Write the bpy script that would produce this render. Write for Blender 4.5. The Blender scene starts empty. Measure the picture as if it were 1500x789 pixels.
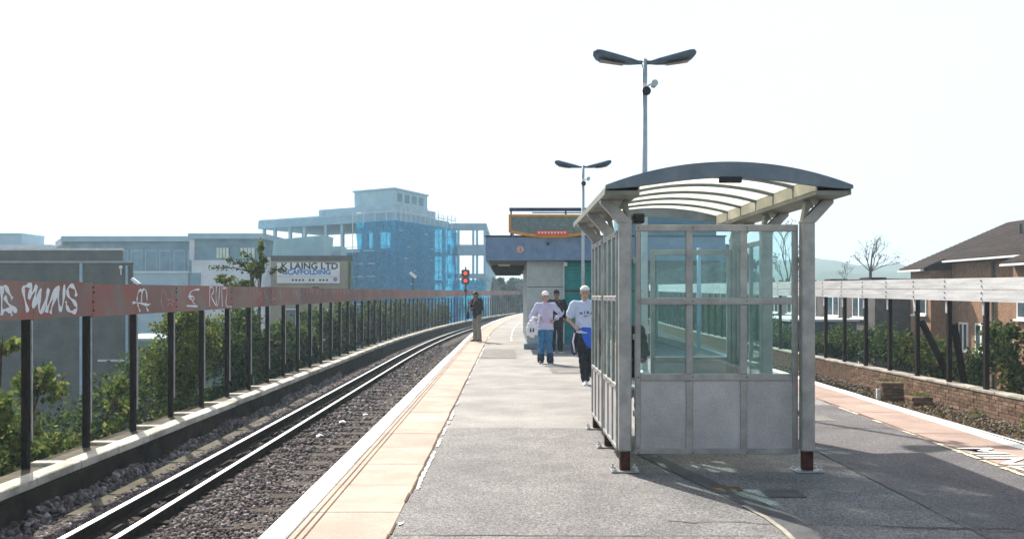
import bpy, bmesh, math, random
import numpy as np
from mathutils import Vector, Matrix
R = math.radians
rng = random.Random(7)
nr = np.random.RandomState(11)
SC = bpy.context.scene
COL = SC.collection

# ------------------------------------------------------------------ camera
cam_d = bpy.data.cameras.new("camera"); cam = bpy.data.objects.new("camera", cam_d); COL.objects.link(cam)
cam.location = (0, 0, 1.6); cam.rotation_euler = (R(90), 0, 0)
cam_d.sensor_width = 36; cam_d.lens = 30.0; cam_d.shift_x = 0.0033; cam_d.shift_y = 0.0257
cam_d.clip_start = 0.05; cam_d.clip_end = 6000
SC.camera = cam
# ------------------------------------------------------------------ sky and sun
SUN = Vector((-1.26, 2.24, 2.5)).normalized()
W = bpy.data.worlds.new("World"); SC.world = W; W.use_nodes = True
wn = W.node_tree; wn.nodes.clear()
wo = wn.nodes.new("ShaderNodeOutputWorld"); bg = wn.nodes.new("ShaderNodeBackground")
sky = wn.nodes.new("ShaderNodeTexSky"); sky.sky_type = 'NISHITA'; sky.sun_disc = False
sky.sun_elevation = math.asin(SUN.z); sky.sun_rotation = math.atan2(SUN.x, SUN.y)
sky.air_density = 1.4; sky.dust_density = 5.0; sky.ozone_density = 1.0
hsv = wn.nodes.new("ShaderNodeHueSaturation"); hsv.inputs['Saturation'].default_value = 1.15
wn.links.new(sky.outputs[0], hsv.inputs['Color']); 
tc = wn.nodes.new("ShaderNodeTexCoord"); sx_ = wn.nodes.new("ShaderNodeSeparateXYZ"); wn.links.new(tc.outputs['Generated'], sx_.inputs[0])
mr_ = wn.nodes.new("ShaderNodeMapRange"); mr_.interpolation_type = 'SMOOTHSTEP'      # white summer haze: palest at the horizon, clearer overhead, the same all round
mr_.inputs['From Min'].default_value = .30; mr_.inputs['From Max'].default_value = .62; mr_.inputs['To Min'].default_value = 1; mr_.inputs['To Max'].default_value = 0
wn.links.new(sx_.outputs['Z'], mr_.inputs['Value'])
mx_ = wn.nodes.new("ShaderNodeMix"); mx_.data_type = 'RGBA'; mx_.blend_type = 'MIX'; mx_.inputs[7].default_value = (6.0, 6.7, 7.3, 1)
wn.links.new(mr_.outputs[0], mx_.inputs[0]); wn.links.new(hsv.outputs[0], mx_.inputs[6]); wn.links.new(mx_.outputs[2], bg.inputs[0])
wn.links.new(bg.outputs[0], wo.inputs[0]); bg.inputs[1].default_value = 0.09
sd = bpy.data.lights.new("sun", 'SUN'); sd.energy = 5.0; sd.angle = R(0.6); sd.color = (1.0, 0.94, 0.85)
so = bpy.data.objects.new("sun", sd); COL.objects.link(so)
so.rotation_euler = (-SUN).to_track_quat('-Z', 'Y').to_euler(); so.location = (-20, 40, 60)
SC.view_settings.view_transform = 'Standard'; SC.view_settings.look = 'None'
SC.view_settings.exposure = 0.85; SC.view_settings.gamma = 1.0
SC.cycles.volume_bounces = 1; SC.cycles.transparent_max_bounces = 24
SC.cycles.max_bounces = 8

# ------------------------------------------------------------------ helpers
def setp(o, label=None, cat=None, group=None, kind=None):
    if label: o['label'] = label
    if cat: o['category'] = cat
    if group: o['group'] = group
    if kind: o['kind'] = kind
    return o
def empty(name, loc, label=None, cat=None, group=None, kind=None, rz=0):
    o = bpy.data.objects.new(name, None); COL.objects.link(o)
    o.location = loc; o.rotation_euler = (0, 0, rz); o.empty_display_size = 0.2
    return setp(o, label, cat, group, kind)
def mat(name, c1, c2=None, scale=4.0, rough=0.8, metal=0.0, bump=0.0, bscale=None, rnd=0.0, speck=None, sscale=200, spec=None,
        transl=0.0, ramp=(0.35, 0.65), emit=None, stretch=None, big=None, mid=None):
    m = bpy.data.materials.new(name); m.use_nodes = True
    n = m.node_tree; L = n.links; b = n.nodes['Principled BSDF']
    b.inputs['Roughness'].default_value = rough; b.inputs['Metallic'].default_value = metal
    if spec is None: spec = .15 if metal < .2 else .5
    if spec is not None: b.inputs['Specular IOR Level'].default_value = spec
    geo = n.nodes.new('ShaderNodeNewGeometry')
    pos = geo.outputs['Position']
    if stretch:
        mp = n.nodes.new('ShaderNodeMapping'); mp.inputs['Scale'].default_value = stretch
        L.new(pos, mp.inputs[0]); pos = mp.outputs[0]
    if c2 is None: c2 = tuple(min(1, c*1.25+0.01) for c in c1)
    t = n.nodes.new('ShaderNodeTexNoise'); t.inputs['Scale'].default_value = scale; t.inputs['Detail'].default_value = 6
    t.inputs['Roughness'].default_value = 0.62
    L.new(pos, t.inputs['Vector'])
    r = n.nodes.new('ShaderNodeValToRGB'); r.color_ramp.elements[0].position = ramp[0]; r.color_ramp.elements[1].position = ramp[1]
    r.color_ramp.elements[0].color = (*c1, 1); r.color_ramp.elements[1].color = (*c2, 1)
    L.new(t.outputs['Fac'], r.inputs[0]); col = r.outputs[0]
    def mulmix(col, facsock, lo, hi):
        mr = n.nodes.new('ShaderNodeMapRange'); mr.inputs['To Min'].default_value = lo; mr.inputs['To Max'].default_value = hi
        L.new(facsock, mr.inputs['Value'])
        mx = n.nodes.new('ShaderNodeMix'); mx.data_type = 'RGBA'; mx.blend_type = 'MULTIPLY'; mx.inputs[0].default_value = 1
        L.new(col, mx.inputs[6]); L.new(mr.outputs[0], mx.inputs[7]); return mx.outputs[2], mr
    if rnd:
        oi = n.nodes.new('ShaderNodeObjectInfo'); col, _ = mulmix(col, oi.outputs['Random'], 1-rnd, 1+rnd)
    if big:
        t3 = n.nodes.new('ShaderNodeTexNoise'); t3.inputs['Scale'].default_value = big[0]; t3.inputs['Detail'].default_value = 3
        L.new(geo.outputs['Position'], t3.inputs['Vector'])
        col, mr = mulmix(col, t3.outputs['Fac'], 1-big[1], 1+big[1]); mr.inputs['From Min'].default_value = .3; mr.inputs['From Max'].default_value = .7
    if mid:
        t4 = n.nodes.new('ShaderNodeTexNoise'); t4.inputs['Scale'].default_value = mid[0]; t4.inputs['Detail'].default_value = 2
        L.new(geo.outputs['Position'], t4.inputs['Vector'])
        col, mr = mulmix(col, t4.outputs['Fac'], 1-mid[1], 1+mid[1]); mr.inputs['From Min'].default_value = .35; mr.inputs['From Max'].default_value = .65
    if speck:
        t2 = n.nodes.new('ShaderNodeTexNoise'); t2.inputs['Scale'].default_value = sscale; t2.inputs['Detail'].default_value = 1
        L.new(geo.outputs['Position'], t2.inputs['Vector'])
        col, mr = mulmix(col, t2.outputs['Fac'], 1-speck, 1+speck); mr.inputs['From Min'].default_value = .3; mr.inputs['From Max'].default_value = .7
    L.new(col, b.inputs['Base Color'])
    if bump:
        tb = n.nodes.new('ShaderNodeTexNoise'); tb.inputs['Scale'].default_value = bscale or scale*8; tb.inputs['Detail'].default_value = 4
        L.new(geo.outputs['Position'], tb.inputs['Vector'])
        bp = n.nodes.new('ShaderNodeBump'); bp.inputs['Strength'].default_value = min(1, bump); bp.inputs['Distance'].default_value = 0.02
        L.new(tb.outputs['Fac'], bp.inputs['Height']); L.new(bp.outputs[0], b.inputs['Normal'])
    if emit:
        b.inputs['Emission Color'].default_value = (*emit[0], 1); b.inputs['Emission Strength'].default_value = emit[1]
    return m
def leafmat(name, cols, tr=0.35):
    m = bpy.data.materials.new(name); m.use_nodes = True
    n = m.node_tree; L = n.links; n.nodes.remove(n.nodes['Principled BSDF']); out = n.nodes['Material Output']
    geo = n.nodes.new('ShaderNodeNewGeometry'); r = n.nodes.new('ShaderNodeValToRGB')
    r.color_ramp.elements[0].color = (*cols[0], 1); r.color_ramp.elements[1].color = (*cols[-1], 1)
    for i, c in enumerate(cols[1:-1]):
        e = r.color_ramp.elements.new((i+1)/(len(cols)-1)); e.color = (*c, 1)
    L.new(geo.outputs['Random Per Island'], r.inputs[0])
    d = n.nodes.new('ShaderNodeBsdfDiffuse'); t = n.nodes.new('ShaderNodeBsdfTranslucent'); g = n.nodes.new('ShaderNodeBsdfGlossy')
    g.inputs['Roughness'].default_value = .4; g.inputs['Color'].default_value = (.9, .9, .9, 1)
    L.new(r.outputs[0], d.inputs[0]); L.new(r.outputs[0], t.inputs[0])
    a = n.nodes.new('ShaderNodeMixShader'); a.inputs[0].default_value = tr; L.new(d.outputs[0], a.inputs[1]); L.new(t.outputs[0], a.inputs[2])
    b = n.nodes.new('ShaderNodeMixShader'); b.inputs[0].default_value = .0; L.new(a.outputs[0], b.inputs[1]); L.new(g.outputs[0], b.inputs[2])
    L.new(b.outputs[0], out.inputs[0]); return m
def glassmat(name, tint, milk=0.06, milkcol=(.5, .65, .65), rough=0.02, transl=0.0, gl0=.04, gl1=.7):
    m = bpy.data.materials.new(name); m.use_nodes = True
    n = m.node_tree; L = n.links; n.nodes.remove(n.nodes['Principled BSDF']); out = n.nodes['Material Output']
    t = n.nodes.new('ShaderNodeBsdfTransparent'); t.inputs[0].default_value = (*tint, 1)
    g = n.nodes.new('ShaderNodeBsdfGlossy'); g.inputs['Roughness'].default_value = rough
    lw = n.nodes.new('ShaderNodeLayerWeight'); lw.inputs[0].default_value = .5
    pw_ = n.nodes.new('ShaderNodeMath'); pw_.operation = 'POWER'; pw_.inputs[1].default_value = 4.0; L.new(lw.outputs['Facing'], pw_.inputs[0])
    fr = n.nodes.new('ShaderNodeMapRange'); fr.inputs['To Min'].default_value = gl0; fr.inputs['To Max'].default_value = gl1; L.new(pw_.outputs[0], fr.inputs['Value'])
    d = n.nodes.new('ShaderNodeBsdfDiffuse'); d.inputs[0].default_value = (*milkcol, 1)
    if transl:
        tl = n.nodes.new('ShaderNodeBsdfTranslucent'); tl.inputs[0].default_value = (*milkcol, 1)
        q = n.nodes.new('ShaderNodeMixShader'); q.inputs[0].default_value = transl; L.new(d.outputs[0], q.inputs[1]); L.new(tl.outputs[0], q.inputs[2]); dd = q
    else: dd = d
    a = n.nodes.new('ShaderNodeMixShader'); L.new(t.outputs[0], a.inputs[1]); L.new(dd.outputs[0], a.inputs[2])
    geo = n.nodes.new('ShaderNodeNewGeometry'); nz = n.nodes.new('ShaderNodeTexNoise'); nz.inputs['Scale'].default_value = 3.5; nz.inputs['Detail'].default_value = 7
    L.new(geo.outputs['Position'], nz.inputs['Vector'])
    mr = n.nodes.new('ShaderNodeMapRange'); mr.inputs['From Min'].default_value = .35; mr.inputs['From Max'].default_value = .7
    mr.inputs['To Min'].default_value = milk*.6; mr.inputs['To Max'].default_value = milk*1.5
    L.new(nz.outputs['Fac'], mr.inputs['Value']); L.new(mr.outputs[0], a.inputs[0])
    b = n.nodes.new('ShaderNodeMixShader'); L.new(fr.outputs[0], b.inputs[0]); L.new(a.outputs[0], b.inputs[1]); L.new(g.outputs[0], b.inputs[2])
    L.new(b.outputs[0], out.inputs[0]); return m

class MB:
    """collects shapes in world coordinates; build() links them as ONE mesh object"""
    def __init__(s): s.v = []; s.f = []; s.mi = []
    def add(s, vs, fs, mi=0):
        k = len(s.v); s.v += [tuple(p) for p in vs]; s.f += [tuple(k+i for i in f) for f in fs]; s.mi += [mi]*len(fs); return s
    def box(s, x0, x1, y0, y1, z0, z1, mi=0, bev=0.0, M=None):
        if bev <= 0:
            vs = [(x, y, z) for x in (x0, x1) for y in (y0, y1) for z in (z0, z1)]
            fs = [(0, 1, 3, 2), (4, 6, 7, 5), (0, 4, 5, 1), (2, 3, 7, 6), (0, 2, 6, 4), (1, 5, 7, 3)]
        else:
            vs, fs = chamfer(x0, x1, y0, y1, z0, z1, bev)
        if M is not None: vs = [tuple(M @ Vector(p)) for p in vs]
        return s.add(vs, fs, mi)
    def bar(s, a, b, w, h=None, mi=0, up=(0, 0, 1)):
        a = Vector(a); b = Vector(b); h = h or w; t = (b-a).normalized(); u = Vector(up)
        if abs(t.dot(u)) > .98: u = Vector((0, 1, 0))
        sd_ = t.cross(u).normalized(); u = sd_.cross(t).normalized()
        vs = [p + sd_*(sx*w/2) + u*(sz*h/2) for p in (a, b) for sx in (-1, 1) for sz in (-1, 1)]
        return s.add(vs, [(0, 1, 3, 2), (4, 6, 7, 5), (0, 4, 5, 1), (2, 3, 7, 6), (0, 2, 6, 4), (1, 5, 7, 3)], mi)
    def tube(s, pts, rad, n=8, mi=0, cap=True):
        vs = []; fs = []; m = len(pts); pts = [Vector(p) for p in pts]
        rad = rad if hasattr(rad, '__len__') else [rad]*m
        ref = None
        for i in range(m):
            t = (pts[min(i+1, m-1)]-pts[max(i-1, 0)]).normalized()
            if ref is None: ref = Vector((1, 0, 0)) if abs(t.x) < .8 else Vector((0, 1, 0))
            u = (ref - t*ref.dot(t)).normalized(); w = t.cross(u); ref = u
            ra, rb = rad[i] if hasattr(rad[i], '__len__') else (rad[i], rad[i])
            for k in range(n):
                a = 2*math.pi*k/n; vs.append(pts[i]+u*(math.cos(a)*ra)+w*(math.sin(a)*rb))
        for i in range(m-1):
            for k in range(n): fs.append((i*n+k, i*n+(k+1) % n, (i+1)*n+(k+1) % n, (i+1)*n+k))
        if cap: fs.append(tuple(range(n-1, -1, -1))); fs.append(tuple((m-1)*n+k for k in range(n)))
        return s.add(vs, fs, mi)
    def ball(s, c, r, n=10, mi=0):
        rx, ry, rz = r if hasattr(r, '__len__') else (r, r, r); vs = []; fs = []; m = max(4, n//2+1)
        for i in range(1, m):
            th = math.pi*i/m
            for k in range(n):
                a = 2*math.pi*k/n; vs.append((c[0]+rx*math.sin(th)*math.cos(a), c[1]+ry*math.sin(th)*math.sin(a), c[2]+rz*math.cos(th)))
        T = len(vs); vs += [(c[0], c[1], c[2]+rz), (c[0], c[1], c[2]-rz)]
        for i in range(m-2):
            for k in range(n): fs.append((i*n+k, (i+1)*n+k, (i+1)*n+(k+1) % n, i*n+(k+1) % n))
        for k in range(n): fs.append((T, k, (k+1) % n)); fs.append((T+1, (m-2)*n+(k+1) % n, (m-2)*n+k))
        return s.add(vs, fs, mi)
    def prism(s, poly, axis, a0, a1, mi=0):
        """poly: list of 2D points; axis 'y' => (x,z) swept in y; 'x' => (y,z); 'z' => (x,y)"""
        def P(p, a): return (p[0], a, p[1]) if axis == 'y' else ((a, p[0], p[1]) if axis == 'x' else (p[0], p[1], a))
        n = len(poly); vs = [P(p, a0) for p in poly]+[P(p, a1) for p in poly]
        fs = [tuple(range(n)), tuple(range(2*n-1, n-1, -1))]+[(i, i+n, (i+1) % n+n, (i+1) % n) for i in range(n)]
        return s.add(vs, fs, mi)
    def build(s, name, mats, parent=None, origin=None, smooth=False, **kw):
        v = np.array(s.v, dtype=float)
        lo = v.min(0); hi = v.max(0); og = Vector(origin) if origin is not None else Vector(((lo[0]+hi[0])/2, (lo[1]+hi[1])/2, lo[2]))
        me = bpy.data.meshes.new(name); me.from_pydata((v-np.array(og)).tolist(), [], s.f)
        if not isinstance(mats, (list, tuple)): mats = [mats]
        for m in mats: me.materials.append(m)
        if len(mats) > 1: me.polygons.foreach_set('material_index', s.mi)
        bm = bmesh.new(); bm.from_mesh(me); bmesh.ops.recalc_face_normals(bm, faces=bm.faces); bm.to_mesh(me); bm.free()
        if smooth: me.polygons.foreach_set('use_smooth', [True]*len(me.polygons))
        o = bpy.data.objects.new(name, me); COL.objects.link(o); place(o, og, parent)
        return setp(o, **kw)
def wloc(o):
    M = Matrix.Identity(4); ch = []
    while o: ch.append(o); o = o.parent
    for q in reversed(ch): M = M @ (Matrix.Translation(q.location) @ q.rotation_euler.to_matrix().to_4x4())
    return M
def place(o, loc, parent=None, rz=0):
    if parent is not None:
        o.parent = parent; o.location = wloc(parent).inverted() @ Vector(loc)
        o.rotation_euler = (0, 0, rz - parent.rotation_euler.z)
    else: o.location = loc; o.rotation_euler = (0, 0, rz)
def chamfer(x0, x1, y0, y1, z0, z1, b):
    vs = []; idx = {}
    for ix, X in enumerate((x0, x1)):
        for iy, Y in enumerate((y0, y1)):
            for iz, Z in enumerate((z0, z1)):
                sx, sy, sz = (1, -1)[ix], (1, -1)[iy], (1, -1)[iz]
                idx[ix, iy, iz, 'x'] = len(vs); vs.append((X, Y+sy*b, Z+sz*b))
                idx[ix, iy, iz, 'y'] = len(vs); vs.append((X+sx*b, Y, Z+sz*b))
                idx[ix, iy, iz, 'z'] = len(vs); vs.append((X+sx*b, Y+sy*b, Z))
    fs = []
    q = [(0, 0), (1, 0), (1, 1), (0, 1)]
    for i in (0, 1):
        fs.append([idx[i, a, b_, 'x'] for a, b_ in q]); fs.append([idx[a, i, b_, 'y'] for a, b_ in q]); fs.append([idx[a, b_, i, 'z'] for a, b_ in q])
    for a in (0, 1):
        for b_ in (0, 1):
            fs.append([idx[a, b_, 0, 'x'], idx[a, b_, 1, 'x'], idx[a, b_, 1, 'y'], idx[a, b_, 0, 'y']])
            fs.append([idx[a, 0, b_, 'x'], idx[a, 1, b_, 'x'], idx[a, 1, b_, 'z'], idx[a, 0, b_, 'z']])
            fs.append([idx[0, a, b_, 'y'], idx[1, a, b_, 'y'], idx[1, a, b_, 'z'], idx[0, a, b_, 'z']])
    for k in [(a, b_, c) for a in (0, 1) for b_ in (0, 1) for c in (0, 1)]: fs.append([idx[(*k, 'x')], idx[(*k, 'y')], idx[(*k, 'z')]])
    return vs, [tuple(f) for f in fs]
_bc = {}
def boxmesh(name, dx, dy, dz, m, bev=0.004):
    """shared mesh centred in x,y with base at z=0"""
    k = (name, round(dx, 3), round(dy, 3), round(dz, 3), m.name, bev)
    if k not in _bc:
        vs, fs = chamfer(-dx/2, dx/2, -dy/2, dy/2, 0, dz, bev)
        me = bpy.data.meshes.new(name); me.from_pydata(vs, [], fs); me.materials.append(m)
        bm = bmesh.new(); bm.from_mesh(me); bmesh.ops.recalc_face_normals(bm, faces=bm.faces); bm.to_mesh(me); bm.free(); _bc[k] = me
    return _bc[k]
def piece(name, me, loc, parent, rz=0, rot=None):
    o = bpy.data.objects.new(name, me); COL.objects.link(o); place(o, loc, parent, rz)
    if rot: o.rotation_euler = rot
    return o
def dup(root, loc, label=None, rz=None):
    c = root.copy(); COL.objects.link(c); c.location = loc
    if rz is not None: c.rotation_euler.z = rz
    if label: c['label'] = label
    def rec(a, b):
        for ch in list(a.children):
            d = ch.copy(); COL.objects.link(d); d.parent = b; rec(ch, d)
    rec(root, c); return c
def off(Y): return (max(0, Y-30))**2/800.0
def head(Y): return -math.atan(max(0, Y-30)/400.0)
def C(X, Y, z): return (X+off(Y), Y, z)
def ys(a, b, st=2.0, sc=30):
    out = []; y = a
    while y < b-1e-6:
        out.append(y)
        if y < sc < min(y+st*4, b) and y+st*4 > sc: y = sc if y < sc else y+st
        else: y += st*4 if y < sc else st
    out.append(b); return out
def sweep(mb, prof, Ys, mi=0, closed=True):
    """prof: list of (X,z) or callable(Y)->list; swept along the line of the railway"""
    rows = [[C(p[0], Y, p[1]) for p in (prof(Y) if callable(prof) else prof)] for Y in Ys]; n = len(rows[0])
    vs = [p for r in rows for p in r]; fs = []
    for i in range(len(rows)-1):
        for k in range(n if closed else n-1): fs.append((i*n+k, i*n+(k+1) % n, (i+1)*n+(k+1) % n, (i+1)*n+k))
    if closed: fs.append(tuple(range(n))); fs.append(tuple((len(rows)-1)*n+k for k in range(n-1, -1, -1)))
    return mb.add(vs, fs, mi)
def at(px, py, Y): return Vector(((px-745)*Y/1250.0, Y, 1.6-(py-433)*Y/1250.0))
def textmesh(txt, size, m, name='lettering', parent=None, M=None, extrude=0.002, bold=0.0, align='CENTER', **kw):
    cu = bpy.data.curves.new(name, 'FONT'); cu.body = txt; cu.size = size; cu.extrude = extrude; cu.offset = bold; cu.align_x = align; cu.align_y = 'CENTER'; cu.resolution_u = 3
    o = bpy.data.objects.new(name, cu); COL.objects.link(o)
    bpy.context.view_layer.update()
    me = bpy.data.meshes.new_from_object(o.evaluated_get(bpy.context.evaluated_depsgraph_get()))
    bpy.data.objects.remove(o); me.materials.clear(); me.materials.append(m); me.transform(M)
    og = Vector(M.translation); me.transform(Matrix.Translation(-og)); me.name = name
    o = bpy.data.objects.new(name, me); COL.objects.link(o); place(o, og, parent); return setp(o, **kw)
FACE = lambda x, y, z: Matrix.Translation((x, y, z)) @ Matrix.Rotation(R(90), 4, 'X')    # text facing -Y
def arch_noise(x): return x

# ------------------------------------------------------------------ materials
M_asph = mat('asphalt', (.19, .182, .172), (.27, .26, .245), 1.4, .72, bump=.5, bscale=160, speck=.45, sscale=70, spec=.45, big=(.35, .16), mid=(26, .13))
M_asphN = mat('asphalt_worn_near', (.14, .136, .134), (.2, .195, .19), 2.2, .78, bump=.6, bscale=150, speck=.6, sscale=80, spec=.4, big=(.7, .14), mid=(30, .2))
M_asphR = mat('asphalt_brown', (.1, .093, .096), (.15, .14, .143), 1.1, .8, bump=.5, bscale=150, speck=.5, sscale=80, spec=.35, big=(.5, .12), mid=(28, .16))
M_patch = mat('asphalt_trench', (.075, .075, .078), (.12, .12, .12), 5, .7, bump=.3, bscale=150, speck=.3)
M_tan = mat('tan_slab', (.36, .285, .235), (.44, .36, .305), 2.2, .8, bump=.25, bscale=90, rnd=.07, speck=.16, sscale=120, big=(.6, .1))
M_red = mat('red_tan_slab', (.31, .225, .19), (.39, .295, .25), 2.4, .85, bump=.25, bscale=90, rnd=.06, speck=.16, sscale=120)
M_white = mat('white_edge_paint', (.62, .6, .56), (.85, .84, .8), 6, .7, bump=.2, rnd=.05, ramp=(.3, .55))
M_wpaint = mat('worn_white_line', (.55, .54, .5), (.8, .79, .74), 9, .7)
M_ypaint = mat('worn_yellow_line', (.55, .5, .32), (.7, .66, .5), 9, .7)
M_groove = mat('dark_groove', (.09, .06, .035), (.16, .1, .06), 5, .9)
M_conc = mat('weathered_concrete', (.24, .22, .18), (.42, .39, .33), 2.5, .9, bump=.5, bscale=40, rnd=.1, ramp=(.4, .6), speck=.15)
M_kerb = mat('kerb_concrete', (.36, .34, .28), (.6, .56, .48), 1.8, .85, bump=.5, bscale=30, rnd=.15, ramp=(.42, .58), speck=.15)
M_dkconc = mat('dark_concrete', (.012, .009, .007), (.05, .038, .028), 2.5, .95, bump=.6, bscale=20)  # mottled near-black brown concrete
M_moss = mat('mossy_concrete', (.065, .062, .04), (.14, .125, .09), 2.2, .95, bump=.6, bscale=30, rnd=.15)
M_bal = mat('ballast_bed', (.03, .025, .022), (.1, .085, .08), 18, .95, bump=1, bscale=30, speck=.6, sscale=40)
M_stone = None
def stonemat(name, cols):
    m = mat(name, cols[0]); n = m.node_tree; b = n.nodes['Principled BSDF']
    geo = [q for q in n.nodes if q.type == 'NEW_GEOMETRY'][0]; r = n.nodes.new('ShaderNodeValToRGB')
    r.color_ramp.elements[0].color = (*cols[0], 1); r.color_ramp.elements[1].color = (*cols[-1], 1)
    for i, c in enumerate(cols[1:-1]):
        e = r.color_ramp.elements.new((i+1)/(len(cols)-1)); e.color = (*c, 1)
    n.links.new(geo.outputs['Random Per Island'], r.inputs[0]); n.links.new(r.outputs[0], b.inputs['Base Color']); b.inputs['Roughness'].default_value = .85
    return m
M_stone = stonemat('ballast_stone', [(.03, .024, .022), (.11, .09, .085), (.2, .168, .16), (.07, .053, .048), (.4, .36, .355)])
M_stoneR = stonemat('brown_ballast_stone', [(.03, .022, .016), (.11, .08, .058), (.18, .15, .12), (.07, .05, .035), (.26, .24, .2)])
M_litter = leafmat('leaf_litter', [(.1, .05, .02), (.22, .12, .05), (.07, .09, .02), (.3, .2, .1)], .1)
M_rail = mat('rusty_rail', (.015, .01, .008), (.04, .025, .018), 12, .85, bump=.4)
M_railtop = mat('polished_rail_top', (.42, .42, .42), (.56, .55, .54), 20, .42, metal=.85)
M_sleeper = mat('old_timber_sleeper', (.04, .033, .028), (.1, .085, .07), 6, .9, bump=.7, rnd=.25, stretch=(1, 6, 1))
M_post = mat('dark_brown_post', (.007, .004, .0035), (.022, .012, .009), 7, .8, bump=.5, rnd=.2, stretch=(6, 6, 1))
M_strip = mat('galvanised_and_highlight', (.4, .4, .42), (.6, .6, .62), 9, .5, metal=.3)  # pale metal, also the colour of the added sunlit-edge strips
M_board = mat('red_brown_board', (.31, .14, .118), (.25, .2, .18), 1.6, .75, bump=.3, rnd=.12, ramp=(.42, .62), speck=.12, big=(.5, .2))
M_wboard = mat('silver_weathered_board', (.42, .42, .43), (.6, .6, .6), 2.2, .6, bump=.3, rnd=.05, stretch=(4, .5, 6), speck=.06)
M_bolt = mat('dark_bolt', (.03, .02, .02), (.08, .05, .04), 20, .6, metal=.4)
M_graf = mat('white_spray_paint', (.72, .76, .8), (.82, .84, .88), 12, .7)
M_graf2 = mat('faded_spray_paint', (.34, .27, .27), (.5, .42, .44), 12, .7)
M_steel = mat('brushed_shelter_steel', (.235, .235, .23), (.355, .355, .345), 6, .45, metal=.55, bump=.05, speck=.06, big=(1.4, .08))
M_panel = mat('grey_steel_panel', (.33, .32, .325), (.42, .41, .41), 3.2, .55, metal=.25, bump=.1, speck=.12, sscale=70, big=(2.2, .12))
M_roofm = mat('slate_blue_roof_metal', (.1, .14, .17), (.16, .2, .235), 5, .5, metal=.2, speck=.06)
M_roofg = mat('olive_grey_roof_metal', (.17, .18, .15), (.25, .26, .22), 5, .55, metal=.2)
M_cream = mat('cream_fascia', (.55, .54, .46), (.66, .65, .56), 5, .7)
M_rust = mat('rusty_stub', (.035, .014, .01), (.075, .028, .018), 20, .9, bump=.4)
M_black = mat('black_plastic', (.015, .016, .018), (.03, .03, .035), 10, .5)
M_glass = glassmat('tinted_shelter_glass', (.84, .955, .955), .055, (.3, .5, .52))
M_poly = glassmat('white_roof_glazing', (.95, .95, .93), .74, (.8, .78, .7), .2, transl=.95, gl0=.01, gl1=.1)
M_pole = mat('grey_lamp_pole', (.36, .43, .46), (.48, .55, .57), 8, .5, metal=.3)
M_lamphead = mat('slate_lamp_head', (.07, .11, .16), (.11, .16, .22), 8, .5)
M_lens = mat('lamp_lens', (.22, .2, .19), (.32, .28, .26), 8, .3)
M_band = mat('blue_fascia_paint', (.13, .21, .33), (.18, .27, .4), 4, .6, speck=.12, sscale=25, big=(.6, .1))
M_pale = mat('pale_wall_panel', (.33, .38, .38), (.42, .47, .46), 3, .7, speck=.1, sscale=25, big=(.8, .08))
M_teal = mat('teal_shutter', (.015, .19, .19), (.03, .27, .26), 5, .5, speck=.08)
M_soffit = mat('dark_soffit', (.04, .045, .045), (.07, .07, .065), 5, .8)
M_orange = mat('orange_frame', (.5, .22, .04), (.62, .3, .06), 6, .6)
M_mesh = mat('grey_green_mesh_panel', (.12, .17, .17), (.19, .24, .23), 9, .7, speck=.25, sscale=30)
M_dkblue = mat('navy_bar', (.03, .035, .08), (.05, .06, .12), 6, .5)
M_redp = mat('red_panel', (.7, .09, .03), (.8, .13, .05), 6, .6)
M_pink = mat('pink_disc', (.6, .33, .3), (.7, .42, .38), 6, .6)
M_brick = mat('brown_brick', (.13, .085, .06), (.24, .15, .1), 9, .95, bump=.6, bscale=60, rnd=.35, speck=.25, sscale=60)
M_mortar = mat('dark_mortar', (.1, .085, .07), (.16, .14, .12), 9, .95)
M_obrick = mat('orange_brick', (.25, .13, .08), (.34, .19, .12), 6, .9, bump=.4, rnd=.18, speck=.2, sscale=40)
M_obrickw = mat('orange_brick_wall', (.23, .135, .085), (.33, .2, .13), 5, .9, bump=.4, speck=.25, sscale=30)
M_tile = mat('dark_roof_tile', (.022, .016, .015), (.045, .034, .031), 4, .85, bump=.4, rnd=.2, speck=.15)
M_upvc = mat('white_window_plastic', (.72, .72, .7), (.82, .82, .8), 5, .5)
M_pane = mat('dark_window_pane', (.03, .05, .06), (.07, .1, .12), 3, .12, spec=.8)
M_paneb = mat('bright_window_pane', (.5, .55, .45), (.66, .7, .6), 3, .3)
M_brown = mat('brown_render', (.075, .085, .083), (.12, .122, .115), 1.2, .9, speck=.1, sscale=12, big=(.15, .1))
M_far1 = mat('haze_tinted_cladding', (.26, .38, .46), (.34, .46, .54), .8, .8, speck=.08, sscale=8)  # blue haze of distance is put into this colour
M_farw = mat('pale_lilac_render', (.48, .5, .55), (.6, .62, .67), .8, .8)
M_fard = mat('dark_haze_tinted_cladding', (.1, .2, .27), (.17, .3, .37), .8, .7)  # darker cladding, distance haze put into the colour as teal
M_tanw = mat('tan_render', (.3, .27, .2), (.4, .36, .28), 1, .9, speck=.12, sscale=12, big=(.3, .12))
M_sign = mat('white_sign', (.7, .72, .74), (.78, .8, .82), 3, .6)
M_signb = mat('sign_black', (.02, .025, .04), (.04, .045, .06), 3, .6)
M_signbl = mat('sign_blue', (.03, .17, .5), (.05, .25, .6), 3, .6)
M_green = mat('green_downpipe', (.015, .08, .05), (.03, .12, .08), 3, .6)
M_contn = mat('pale_blue_cabin', (.3, .48, .54), (.4, .58, .64), 1, .7)
M_frame = mat('pale_concrete_frame', (.28, .44, .52), (.4, .56, .64), .8, .8)  # concrete with the pale blue of distance haze in its colour
M_slab = mat('concrete_slab', (.2, .36, .45), (.3, .46, .55), .8, .8)  # slab concrete, tinted blue for the haze in front of it
M_net = glassmat('blue_scaffold_netting', (.12, .6, .82), .6, (.012, .42, .7), .6, transl=.5, gl0=0, gl1=.03)
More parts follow.
